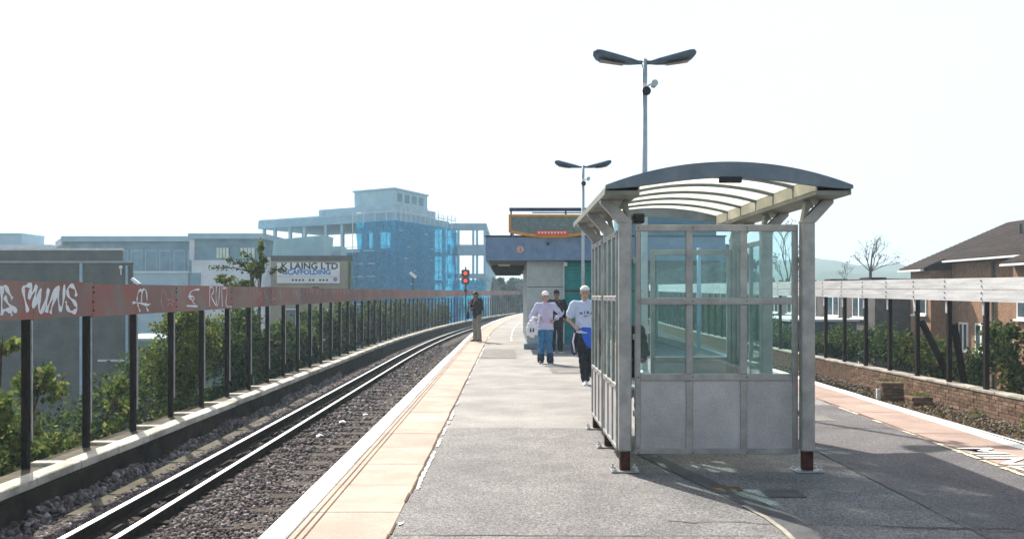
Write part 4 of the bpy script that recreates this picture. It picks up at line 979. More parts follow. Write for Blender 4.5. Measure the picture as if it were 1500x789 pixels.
# tower-ish distant block between
t_ = empty('distant_block', (-70, 300, GZ), 'hazy distant terrace right of the frame building', 'building')
bxp('wall', -8, 22, 230, 250, GZ, 3.2, M_far1, t_); bxp('roof', -8.5, 22.5, 229, 251, 3.203, 4.0, M_fard, t_)

# signal
q = at(682, 405, 68)
sgn = empty('railway_signal', (q.x, q.y, -.5), 'black railway signal showing two red lights beyond the fence', 'signal')
mb = MB(); mb.tube([(q.x, q.y+.1, -.6), (q.x, q.y+.1, 3.9)], .06, 8); mb.build('post', M_post, parent=sgn)
M_redl = mat('red_signal_lamp', (.8, .05, .03), emit=((1.0, .03, .015), 1.6))
for (py) in (400, 411):
    c_ = at(682, py, 68); mb = MB(); mb.box(c_.x-.33, c_.x+.33, 67.8, 68.05, c_.z-.29, c_.z+.29, bev=.1); o = mb.build('signal_head', M_black, parent=sgn)
    mb = MB(); mb.tube([(c_.x, 67.74, c_.z), (c_.x, 67.79, c_.z)], .13, 14); mb.build('red_lamp', M_redl, parent=o)
    mb = MB(); mb.box(c_.x-.26, c_.x+.26, 67.5, 67.79, c_.z+.2, c_.z+.24); mb.build('hood', M_black, parent=o)
bxp('lower_box', q.x-.12, q.x+.12, 67.9, 68.05, 1.9, 2.15, M_black, sgn, .02)

# ================================================================== RIGHT HOUSES
hs = empty('brick_house', (21, 33, GZ), 'orange brick house with dark tiled roof and white gutters at the right edge', 'house')
EZ = 2.72
bxp('wall', 18.8, 28, 38.0, 39.9, GZ, EZ, M_obrickw, hs); bxp('wall', 19.72, 28, 31.8, 37.99, GZ, 3.05, M_obrickw, hs); bxp('wall', 18.8, 28, 16, 31.79, GZ, EZ, M_obrickw, hs)
# brick courses laid proud on the visible faces, near the window
RZX, RZ = 23.6, 4.95; sl_ = (RZ-EZ)/(RZX-18.45)
def rz_(x): return EZ+(x-18.45)*sl_
def roofslab(x0, x1, y0, y1, th=.12):
    mb = MB(); mb.prism([(x0, rz_(x0)), (x1, rz_(x1)), (x1, rz_(x1)+th), (x0, rz_(x0)+th)], 'y', y0, y1); return mb
rb = roofslab(18.45, RZX, 37.9, 40.3).build('roof', M_tile, parent=hs)
roofslab(19.35, RZX, 31.9, 37.89).build('roof', M_tile, parent=hs); roofslab(18.45, RZX, 15, 31.89).build('roof', M_tile, parent=hs)
mb = MB(); mb.prism([(RZX+.01, RZ), (28.8, EZ), (28.8, EZ+.12), (RZX+.01, RZ+.12)], 'y', 15, 40.3); mb.build('roof', M_tile, parent=hs)
mb = MB(); mb.prism([(18.8, EZ), (RZX, RZ-.03), (28.4, EZ)], 'y', 39.5, 39.88); mb.build('gable', M_obrickw, parent=hs)
# tile courses
n_c = 24
for i in range(n_c):
    xa_ = 18.45+(RZX-18.45)*i/n_c; 
    for (y0, y1) in ((37.9, 40.3), (31.9, 37.89), (22, 31.89)):
        if y0 == 31.9 and xa_ < 19.35: continue
        mb = MB(); x1_ = xa_+.235; mb.prism([(xa_, rz_(xa_)+.121), (x1_, rz_(x1_)+.121), (x1_, rz_(x1_)+.125), (xa_, rz_(xa_)+.15)], 'y', y0+.01*(i % 3), y1); mb.build('tile_course', M_tile, parent=rb)
for (x, y0, y1, z) in ((18.4, 37.95, 40.2, EZ), (19.3, 31.95, 37.85, rz_(19.35)-.02), (18.4, 16, 31.85, EZ)):
    mb = MB(); mb.prism([(x-.09, z-.02), (x+.05, z-.02), (x+.05, z+.06), (x-.09, z+.06)], 'y', y0, y1); mb.build('gutter', M_upvc, parent=hs)
for y in (34.6, ): bxp('downpipe', 19.6, 19.69, y, y+.09, GZ, 3.0, M_brown, hs)
mb = MB(); mb.tube([(21.6, 36, rz_(21.6)+.1), (21.6, 36, rz_(21.6)+.55)], .07, 8); mb.build('vent_pipe', M_brown, parent=hs)
def house_window(x, y0, y1, z0, z1, par, lit=False):
    w_ = bxp('window', x-.05, x+.02, y0, y1, z0, z1, M_upvc, par)
    bxp('sill', x-.14, x-.051, y0-.1, y1+.1, z0-.08, z0, M_upvc, w_)
    n_ = 2
    for i in range(n_):
        a = y0+(y1-y0)*i/n_+.07; c = y0+(y1-y0)*(i+1)/n_-.07; bxp('pane', x-.056, x-.0505, a, c, z0+.08, z1-.08, M_pane, w_)
house_window(18.8, 38.35, 39.55, .75, 1.75, hs); house_window(18.8, 30.2, 31.5, .75, 1.75, hs); house_window(18.8, 38.35, 39.55, -2.2, -.8, hs)
house_window(19.72, 32.5, 33.3, -.75, .45, hs); house_window(19.72, 35.1, 36.0, -.75, .45, hs); house_window(19.72, 36.6, 37.3, -.75, .45, hs)
house_window(18.8, 26.5, 28.0, -.75, .45, hs)
# brick pieces that can be told apart along the nearest facing wall
hbm = boxmesh('brick', .03, .43, .13, M_obrick, .005)
for r_ in range(14):
    for i in range(13):
        y = 31.95+.45*i+(.22 if r_ % 2 else 0); z = -2.9+r_*.145*1.0
        if y < 37.6: piece('brick', hbm, (19.712, y, z), hs)
h2 = empty('flat_roofed_house', (20, 50, GZ), 'lower dark brick block with flat dark roof beyond the orange house', 'house')
bxp('wall', 17.6, 26, 41, 60, GZ, 2.25, mat('brown_house_brick', (.09, .085, .085), (.14, .125, .12), 3), h2); bxp('roof', 17.3, 26.3, 40.7, 60.3, 2.253, 2.42, M_tile, h2)
for i in range(5): house_window(17.6, 42+i*3.4, 43.6+i*3.4, .5, 1.6, h2); house_window(17.6, 42+i*3.4, 43.6+i*3.4, -2.3, -1.1, h2)
for i in range(3):
    mb = MB(); mb.box(18.5, 19.5, 44+i*5, 45+i*5, 2.43, 2.55+.02*i, bev=.03); mb.build('roof_vent', M_tile, parent=h2)
h3 = empty('garage', (14, 41, GZ), 'dark slate-blue garage with a thin white roof edge, down beyond the right fence', 'garage')
bxp('wall', 12.6, 15.5, 38, 45, GZ, .46, mat('dark_slate_wall', (.05, .07, .085), (.085, .11, .125)), h3); bxp('roof_edge', 12.5, 15.6, 37.9, 45.1, .462, .56, M_farw, h3)
bxp('door', 13.0, 15.1, 37.93, 37.998, -2.6, -.3, M_fard, h3)
mb = MB(); mb.tube([(13.5, 38.2, .56), (13.5, 38.2, .68)], .05, 6); mb.ball((13.5, 38.2, .72), .08, 8); mb.build('vent', M_upvc, parent=h3)

# ================================================================== VEGETATION
FD = 165
def shrub(name, base, clumps, m, dens, leaf, label, cat, group=None, trunk_r=.03, stems=True, asp=.5, twigs=0):
    t = empty(name, base, label, cat, group)
    Ps = []
    for (cx, cy, cz, rx, ry, rz) in clumps:
        n_ = int(dens*(rx*ry*rz)**(2/3.)*FD)+60
        # several small sub-clumps inside each clump give gaps and an uneven outline
        ns = max(6, int(n_/90)); d = nr.normal(size=(ns, 3)); d /= np.linalg.norm(d, axis=1)[:, None]; sc = d*nr.uniform(.35, 1.05, (ns, 1))
        idx = nr.randint(0, ns, n_); P_ = sc[idx]+nr.normal(0, .17, (n_, 3))
        Ps.append(P_*np.array([rx, ry, rz])+np.array([cx, cy, cz]))
    P_ = np.concatenate(Ps); v_, f_ = leafcloud(P_, leaf*1.2, nr, .7)
    npmesh('foliage', v_, f_, m, parent=t)
    mb = MB(); b0 = Vector(base)
    for (cx, cy, cz, rx, ry, rz) in clumps:
        c_ = Vector((cx, cy, cz)); mid = b0.lerp(c_, .5)+Vector((rng.uniform(-.15, .15), rng.uniform(-.15, .15), .1))
        mb.tube([b0, mid, c_], [trunk_r, trunk_r*.7, trunk_r*.35], 5)
        for i in range(5):
            a = Vector((rng.uniform(-1, 1)*rx, rng.uniform(-1, 1)*ry, rng.uniform(-.4, 1)*rz))*.9; mb.tube([mid.lerp(c_, rng.uniform(.3, 1)), c_+a*.5, c_+a], [trunk_r*.4, trunk_r*.25, trunk_r*.1], 4)
    mb.build('branches', M_bark, parent=t); return t
G1 = 'shrubs growing behind the graffiti fence'
sx = .62
shrub('shrub', (-7.0, 10.5, -1.9), [(-6.75, 10.6, -.6, .45, .7, .55), (-7.0, 11.3, -.1, .4, .7, .5), (-6.6, 9.9, -1.0, .35, .6, .4), (-6.9, 10.8, .55, .25, .5, .3)], L_near, 26, .075, 'sparse sunlit bramble behind the nearest left fence posts', 'shrub', G1)
shrub('shrub', (-7.2, 12.6, -2.0), [(-7.1, 12.6, -.8, .5, .8, .6), (-7.2, 13.1, .2, .3, .6, .5), (-6.8, 12.1, -.4, .3, .5, .4), (-7.3, 12.3, .95, .16, .5, .2)], L_near, 26, .075, 'arching bramble with yellow-green tips below the large white graffiti', 'shrub', G1)
shrub('shrub', (-7.1, 14.9, -2.0), [(-6.9, 14.9, -1.0, .4, .9, .45), (-7.2, 15.5, -.3, .35, .6, .4)], L_near, 20, .08, 'low thin bramble under the second and third fence bays', 'shrub', G1)
shrub('shrub', (-7.4, 19.0, -2.0), [(-7.3, 18.6, .0, .6, 1.1, .9), (-7.2, 19.8, .5, .5, .9, .7), (-7.1, 18.0, -.9, .5, 1.2, .5), (-7.2, 18.8, 1.0, .4, .9, .35)], L_near, 36, .075, 'dense bright green bush under the word-like graffiti', 'shrub', G1)
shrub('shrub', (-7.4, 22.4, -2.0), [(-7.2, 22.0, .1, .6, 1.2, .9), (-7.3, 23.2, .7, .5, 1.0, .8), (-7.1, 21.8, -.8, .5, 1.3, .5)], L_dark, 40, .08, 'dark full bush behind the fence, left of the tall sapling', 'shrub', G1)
shrub('shrub', (-8.6, 9.4, -2.6), [(-8.2, 9.2, -.9, .8, 1.0, .9), (-8.4, 10.6, -.5, .8, .9, .8), (-7.4, 11.2, .85, .5, .7, .3), (-7.5, 10.1, .4, .5, .6, .6), (-8.0, 8.2, -1.2, .7, .9, .6)], L_near, 9, .085, 'low leafy mass behind the nearest left posts', 'shrub', G1)
shrub('shrub', (-8.4, 13.2, -2.8), [(-8.2, 13.0, -1.2, .8, 1.1, .7), (-8.3, 14.6, -1.0, .8, 1.0, .7)], L_near, 13, .085, 'low leafy mass under the second left fence bay', 'shrub', G1)
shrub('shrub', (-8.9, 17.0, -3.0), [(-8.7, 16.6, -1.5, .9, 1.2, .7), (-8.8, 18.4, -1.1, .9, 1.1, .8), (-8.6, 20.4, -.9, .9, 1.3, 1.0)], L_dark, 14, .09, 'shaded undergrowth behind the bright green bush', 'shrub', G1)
# the taller plant rising over the board
t_ = shrub('sapling', (-7.6, 25.5, -3.0), [(-7.45, 25.6, 2.75, .22, .4, .42), (-7.62, 25.5, 2.35, .3, .5, .35), (-7.7, 25.5, 1.8, .55, .8, .3), (-8.4, 25.4, 2.05, .3, .4, .15), (-7.9, 25.6, .6, .5, .8, .8)], L_near, 18, .09, 'tall sapling rising above the red-brown board beside the tan building', 'tree', None, .05)
mb = MB()
for (px0, py0, px1, py1) in ((375, 400, 308, 392), (372, 402, 330, 378), (378, 398, 348, 383), (385, 395, 352, 370), (395, 400, 418, 396)):
    mb.tube([at(px0, py0, 25.5), (at(px0, py0, 25.5)+at(px1, py1, 25.5))/2+Vector((0, 0, .08)), at(px1, py1, 25.5)], [.02, .014, .006], 5)
mb.build('arching_shoots', M_bark, parent=t_)
Ps = []
for (px0, py0, px1, py1) in ((375, 400, 308, 392), (372, 402, 330, 378), (378, 398, 348, 383), (385, 395, 352, 370), (395, 400, 418, 396)):
    a = np.array(at(px0, py0, 25.5)); c = np.array(at(px1, py1, 25.5)); tt = nr.uniform(0, 1.02, 110)[:, None]; Ps.append(a+(c-a)*tt+np.array([0, 0, .08])*np.sin(tt*3.14)+nr.normal(0, .045, (110, 3)))
v_, f_ = leafcloud(np.concatenate(Ps), .1, nr); npmesh('shoot_leaves', v_, f_, L_dark, parent=t_)
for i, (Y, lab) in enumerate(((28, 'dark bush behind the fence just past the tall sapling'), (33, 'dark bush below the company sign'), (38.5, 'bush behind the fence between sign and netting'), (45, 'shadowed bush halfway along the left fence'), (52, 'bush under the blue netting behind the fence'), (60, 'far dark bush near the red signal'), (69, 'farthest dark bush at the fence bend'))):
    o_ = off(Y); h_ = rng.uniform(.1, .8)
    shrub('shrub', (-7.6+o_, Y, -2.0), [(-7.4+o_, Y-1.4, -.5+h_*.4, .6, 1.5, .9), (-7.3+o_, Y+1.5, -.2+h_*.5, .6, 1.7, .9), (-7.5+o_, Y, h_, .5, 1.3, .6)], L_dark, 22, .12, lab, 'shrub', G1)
G2 = 'shrubs growing behind the brick wall'
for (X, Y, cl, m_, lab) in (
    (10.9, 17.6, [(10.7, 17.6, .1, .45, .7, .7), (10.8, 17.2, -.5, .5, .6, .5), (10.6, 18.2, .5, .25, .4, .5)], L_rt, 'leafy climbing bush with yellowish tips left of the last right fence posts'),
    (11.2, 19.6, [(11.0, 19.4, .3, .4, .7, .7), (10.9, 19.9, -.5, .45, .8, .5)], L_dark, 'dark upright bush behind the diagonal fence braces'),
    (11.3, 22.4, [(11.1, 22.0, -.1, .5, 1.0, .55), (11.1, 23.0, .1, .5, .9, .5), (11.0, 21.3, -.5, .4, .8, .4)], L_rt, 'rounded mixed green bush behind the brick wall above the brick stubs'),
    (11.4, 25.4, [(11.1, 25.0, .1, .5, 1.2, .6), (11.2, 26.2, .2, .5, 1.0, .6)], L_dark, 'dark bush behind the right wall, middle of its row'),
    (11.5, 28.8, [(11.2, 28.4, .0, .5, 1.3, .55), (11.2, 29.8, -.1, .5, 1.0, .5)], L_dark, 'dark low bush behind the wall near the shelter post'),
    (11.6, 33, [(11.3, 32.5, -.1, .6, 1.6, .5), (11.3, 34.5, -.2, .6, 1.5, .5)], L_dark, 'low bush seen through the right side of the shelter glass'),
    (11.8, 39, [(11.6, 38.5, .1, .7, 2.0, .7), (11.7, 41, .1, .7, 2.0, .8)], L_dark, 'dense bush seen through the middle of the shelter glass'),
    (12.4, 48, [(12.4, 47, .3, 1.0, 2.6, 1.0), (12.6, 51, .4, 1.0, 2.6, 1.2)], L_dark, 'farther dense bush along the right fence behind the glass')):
    shrub('shrub', (X, Y, -1.3), cl, m_, 30, .085, lab, 'shrub', G2)
for (X, Y) in ((9.4, 15.5), (9.35, 19.6), (9.5, 17.3)):
    n_ = 60; P_ = np.stack([nr.normal(X, .09, n_), nr.normal(Y, .12, n_), -.86+np.abs(nr.normal(0, .09, n_))], -1); v_, f_ = leafcloud(P_, .07, nr); npmesh('weed', v_, f_, L_near, label='green weed tuft on the right ballast, '+{15.5: 'nearest the camera', 19.6: 'beside the brick stubs', 17.3: 'midway, against the brick wall'}[Y], cat='weed', group='weeds on the right ballast')
for (X, Y) in ((-2.55, 7.9), (-2.75, 8.4), (-5.6, 12.1)):
    n_ = 50; P_ = np.stack([nr.normal(X, .05, n_), nr.normal(Y, .07, n_), -.88+np.abs(nr.normal(0, .03, n_))], -1); v_, f_ = leafcloud(P_, .045, nr); npmesh('weed', v_, f_, L_near, label={7.9: 'tiny green weed low in the left ballast near the platform', 8.4: 'second tiny weed in the left ballast, a little farther off', 12.1: 'tiny weed on the ledge at the foot of the left fence'}[Y], cat='weed', group='weeds on the left ballast')
def tree(name, base, h, r, m, dens, leaf, lab, grp=None):
    x, y, z = base; cl = []
    for i in range(7):
        a = i*2.4; cl.append((x+math.cos(a)*r*.55*rng.uniform(.5, 1), y+math.sin(a)*r*.5, z+h*rng.uniform(.45, .85), r*rng.uniform(.4, .6), r*rng.uniform(.4, .6), h*rng.uniform(.13, .2)))
    cl.append((x, y, z+h*.86, r*.5, r*.5, h*.14))
    t = shrub(name, base, cl, m, dens, leaf, lab, 'tree', grp, r*.05)
    mb = MB(); mb.tube([(x, y, z), (x+.1*r, y, z+h*.3), (x, y, z+h*.6)], [r*.09, r*.07, r*.04], 8); mb.build('trunk', M_bark, parent=t); return t
G3 = 'trees beyond the right fence'
for i, (px, Y, h, r, lab) in enumerate(((960, 75, 12.2, 3.6, 'dark tree behind the glass left of the lamp line'), (1010, 80, 13.0, 3.9, 'tree behind the middle pane of the shelter'), (1060, 72, 11.4, 3.2, 'tree right of the middle pane'), (1110, 90, 9.8, 3.2, 'tree seen behind the right pane'), (1150, 84, 8.8, 2.6, 'small tree at the shelter right post'))):
    tree('tree', ((px-745)*Y/1250, Y, GZ), h, r, L_far, 1.3, .5, lab, G3)
G4 = 'hazy trees along the curve'
for i, (px, Y, h, r) in enumerate(((735, 150, 10.5, 5), (765, 165, 11, 5), (800, 140, 10, 4), (700, 190, 11, 5.5))):
    tree('tree', ((px-745)*Y/1250, Y, GZ), h, r, L_far, .8, .8, ['hazy tree straight beyond the canopy edge', 'hazy tree beyond the pale wall', 'hazy tree behind the platform building', 'hazy tree behind the signal'][i], G4)
for i, (px, Y, h, r) in enumerate(((1210, 140, 7, 4), (1240, 150, 6.7, 4), (1300, 130, 7.2, 4.5))):
    tree('tree', ((px-745)*Y/1250, Y, GZ), h, r, L_far, .8, .6, ['low hazy tree right of the shelter post', 'low hazy tree left of the bare tree', 'low hazy tree right of the bare tree'][i], G3)
# bare tree on the skyline
def bare(name, base, fork, tips, lab, r0=.16, nl=260):
    t = empty(name, base, lab, 'tree'); mb = MB(); base = Vector(base); fork = Vector(fork); mb.tube([base, base.lerp(fork, .5), fork], [r0, r0*.8, r0*.7], 8); mb.build('trunk', M_bark, parent=t)
    mb = MB(); P_ = []
    def grow(a, d, L_, r_, lv):
        b_ = a+d*L_; m2 = a.lerp(b_, .5)+Vector((rng.uniform(-1, 1), rng.uniform(-1, 1), rng.uniform(-1, 1)))*L_*.07
        mb.tube([a, m2, b_], [r_, r_*.8, r_*.6], 5)
        if lv == 0: P_.append(b_); return
        for i in range(3 if lv > 1 else 2):
            dd = (d+Vector((rng.uniform(-.75, .75), rng.uniform(-.75, .75), rng.uniform(-.2, .5)))).normalized(); grow(m2.lerp(b_, rng.uniform(.2, 1)), dd, L_*rng.uniform(.55, .75), r_*.55, lv-1)
    for (tp, rr) in tips:
        tp = Vector(tp); d = (tp-fork); grow(fork, d.normalized(), d.length*.62, rr, 3)
    mb.build('branches', M_bark, parent=t)
    P_ = np.array([P_[rng.randrange(len(P_))] for _ in range(nl)])+nr.normal(0, .09, (nl, 3)); v_, f_ = leafcloud(P_, .12, nr); npmesh('foliage', v_, f_, L_bare, parent=t)
Yb = 62
bare('bare_tree', at(1272, 720, Yb), at(1275, 398, Yb), [(at(1279, 354, Yb), .075), (at(1266, 364, Yb), .055), (at(1256, 380, Yb), .045), (at(1293, 379, Yb), .05), (at(1306, 384, Yb+1), .04), (at(1286, 362, Yb), .045)], 'nearly leafless tree standing up against the sky left of the tiled roof')
bare('bare_tree', at(1237, 640, 80), at(1237, 412, 80), [(at(1239, 390, 80), .03), (at(1232, 397, 80), .025), (at(1244, 394, 80), .025)], 'thin wispy tree at the left of the leafless one', .09, 120)
bare('bare_tree', at(1150, 700, 58), at(1155, 425, 58), [(at(1140, 340, 58), .06), (at(1165, 365, 58), .06), (at(1175, 390, 58), .05), (at(1135, 380, 58), .05)], 'wispy tree seen through the right upper pane of the shelter', .12, 500)

# ================================================================== PEOPLE
M_skin = mat('skin', (.42, .24, .17), (.5, .3, .22), 8, .55)
M_skind = mat('brown_skin', (.2, .1, .07), (.26, .14, .1), 8, .55)
M_hair = mat('dark_hair', (.012, .009, .008), (.03, .02, .018), 30, .5)
def solid(nm, parts, m, par, voxel=.012, smooth_it=2, noise=0.0, label=None):
    """union of tapering tubes and balls fused into one continuous surface, in the person's own coordinates"""
    mb = MB()
    for q in parts:
        if q[0] == 't': mb.tube(q[1], q[2], 12)
        elif q[0] == 'b': mb.ball(q[1], q[2], 12)
        elif q[0] == 'l':   # limb with round ends
            pts = [Vector(p_) for p_ in q[1]]; rr = q[2]
            mb.tube(pts, rr, 12)
            for p_, r_ in zip(pts, rr): r0 = r_ if not hasattr(r_, '__len__') else min(r_); mb.ball(p_, r0*.985, 12)
    me = bpy.data.meshes.new(nm); me.from_pydata(mb.v, [], mb.f)
    bm = bmesh.new(); bm.from_mesh(me)
    bm.to_mesh(me); bm.free()
    o = bpy.data.objects.new(nm, me); COL.objects.link(o)
    md = o.modifiers.new('r', 'REMESH'); md.mode = 'VOXEL'; md.voxel_size = voxel; md.use_smooth_shade = True
    if smooth_it: s_ = o.modifiers.new('s', 'SMOOTH'); s_.iterations = smooth_it; s_.factor = .6
    bpy.context.view_layer.update()
    me2 = bpy.data.meshes.new_from_object(o.evaluated_get(bpy.context.evaluated_depsgraph_get())); me2.name = nm
    bpy.data.objects.remove(o)
    if noise:
        n_ = len(me2.vertices); co = np.empty(n_*3, np.float32); me2.vertices.foreach_get('co', co); co = co.reshape(-1, 3); no = np.empty(n_*3, np.float32); me2.vertices.foreach_get('normal', no); no = no.reshape(-1, 3)
        f = np.sin(co[:, 0]*31+co[:, 2]*47+co[:, 1]*12)*np.sin(co[:, 2]*23-co[:, 0]*17+2)+.6*np.sin(co[:, 2]*71+co[:, 0]*29)
        co += no*(f*noise)[:, None]; me2.vertices.foreach_set('co', co.ravel())
    me2.materials.clear(); me2.materials.append(m)
    o = bpy.data.objects.new(nm, me2); COL.objects.link(o); o.parent = par
    return setp(o, label)
def headparts(c, H=.23, face=Vector((0, -1, 0)), down=0.0):
    """skull, jaw, nose, ears, eye ridges around head centre c, looking along face"""
    c = Vector(c); f = Vector(face).normalized(); f = (f+Vector((0, 0, -down))).normalized(); s_ = f.cross(Vector((0, 0, 1))).normalized(); u = s_.cross(f).normalized()
    P = lambda a, b, d: c+s_*a+f*b+u*d
    parts = [('b', P(0, -.012, .028), (.078, .088, .088)), ('b', P(0, .018, -.035), (.058, .066, .07)), ('b', P(0, .045, -.082), (.034, .032, .026)),
             ('l', [P(0, .075, .01), P(0, .098, -.028)], [.011, .016]), ('b', P(0, .078, -.058), (.024, .014, .012)),
             ('b', P(.079, -.005, -.01), (.012, .022, .032)), ('b', P(-.079, -.005, -.01), (.012, .022, .032)), ('l', [P(-.045, .072, .028), P(.045, .072, .028)], [.012, .012])]
    return parts, P
def hand(w, d, side, curl=.3, up=Vector((0, 0, 1))):
    """palm and five unequal, bent fingers starting at wrist w, pointing along d"""
    w = Vector(w); d = Vector(d).normalized(); side = Vector(side).normalized(); nrm = d.cross(side).normalized(); out = [('l', [w, w+d*.045, w+d*.085], [(.026, .02), (.038, .017), (.036, .015)])]
    for i, (L_, o_) in enumerate(((.072, -.03), (.082, -.010), (.076, .011), (.06, .03))):
        a = w+d*.088+side*o_; b_ = a+(d*.8+nrm*curl+side*o_*2)*L_*.5; c_ = b_+(d*(.9-curl)+nrm*curl*1.6)*L_*.5; out.append(('l', [a, b_, c_], [.0095, .009, .0078]))
    a = w+d*.03-side*.032; b_ = a+(d*.7-side*.8)*.035; out.append(('l', [a, b_, b_+(d-side*.1+nrm*curl)*.035], [.012, .0105, .009])); return out
def eyes(P, par, f):
    mb = MB()
    for s_ in (-.032, .032): q = P(s_, .083, .008); mb.ball(q, (.011, .008, .007), 8)
    mb.build('eyes', M_hair, origin=(0, 0, 0)); o = bpy.context.scene.objects[-1] if False else None
def person_root(loc, label, rz=0, group=None): return empty('person', loc, label, 'person', group, None, rz)
def local_mesh(nm, mb, m, par, smooth=True, label=None):
    me = bpy.data.meshes.new(nm); me.from_pydata([tuple(v) for v in mb.v], [], mb.f); me.materials.append(m)
    bm = bmesh.new(); bm.from_mesh(me); bmesh.ops.recalc_face_normals(bm, faces=bm.faces); bm.to_mesh(me); bm.free()
    if smooth: me.polygons.foreach_set('use_smooth', [True]*len(me.polygons))
    o = bpy.data.objects.new(nm, me); COL.objects.link(o); o.parent = par; return setp(o, label)
def face_bits(P, par):
    mb = MB()
    for s_ in (-.031, .031): mb.ball(P(s_, .084, .006), (.012, .008, .0075), 8)
    local_mesh('eye', mb, M_hair, par)
    mb = MB(); mb.ball(P(0, .092, -.058), (.024, .006, .005), 8); local_mesh('mouth', mb, mat('lips', (.3, .12, .1)), par)
def cap(P, par, m, peak=True):
    q = [('b', P(0, -.012, .055), (.088, .098, .078))]
    if peak: q += [('l', [P(-.045, .075, .062), P(0, .13, .05), P(.045, .075, .062)], [(.02, .012)]*3), ('l', [P(-.03, .07, .062), P(0, .10, .055), P(.03, .07, .062)], [(.03, .012)]*3)]
    solid('cap', q, m, par, .009, 1)
def shoe(a, d, m, par, nm='shoe'):
    a = Vector(a); d = Vector(d).normalized(); solid(nm, [('l', [a+Vector((0, 0, .045))-d*.06, a+Vector((0, 0, .04))+d*.06, a+Vector((0, 0, .03))+d*.16], [.047, .045, .032]), ('l', [a-d*.05+Vector((0, 0, .05)), a-d*.04+Vector((0, 0, .10))], [.042, .044])], m, par, .01, 1)
    mb = MB(); s_ = d.cross(Vector((0, 0, 1)));
    for k in range(1): mb.bar(a-d*.10+Vector((0, 0, .012)), a+d*.185+Vector((0, 0, .012)), .088, .022)
    local_mesh('sole', mb, M_sign, par, False)

M_wshirt = mat('pale_blue_white_shirt', (.45, .52, .7), (.52, .6, .77), 6, .85)
M_bluej = mat('bright_blue_cloth', (.02, .09, .5), (.03, .14, .62), 8, .8)
M_blk = mat('black_cloth', (.012, .012, .016), (.028, .026, .032), 12, .85)
M_navy = mat('navy_cloth', (.02, .03, .1), (.035, .05, .14), 12, .85)
M_wcap = mat('white_cap', (.72, .7, .66), (.82, .8, .78), 6, .8)
M_jean = mat('blue_denim', (.03, .12, .26), (.06, .2, .36), 14, .85)
M_dkj = mat('dark_denim_hem', (.02, .03, .05), (.04, .05, .08), 14, .85)
M_lilac = mat('lilac_jacket', (.46, .46, .62), (.56, .55, .7), 6, .85)
M_pinkt = mat('mauve_top', (.5, .4, .58), (.58, .48, .66), 6, .85)
M_khaki = mat('grey_khaki_trousers', (.2, .185, .16), (.28, .26, .23), 10, .85)
M_shoeb = mat('black_shoe', (.015, .015, .018), (.03, .03, .035), 10, .5)

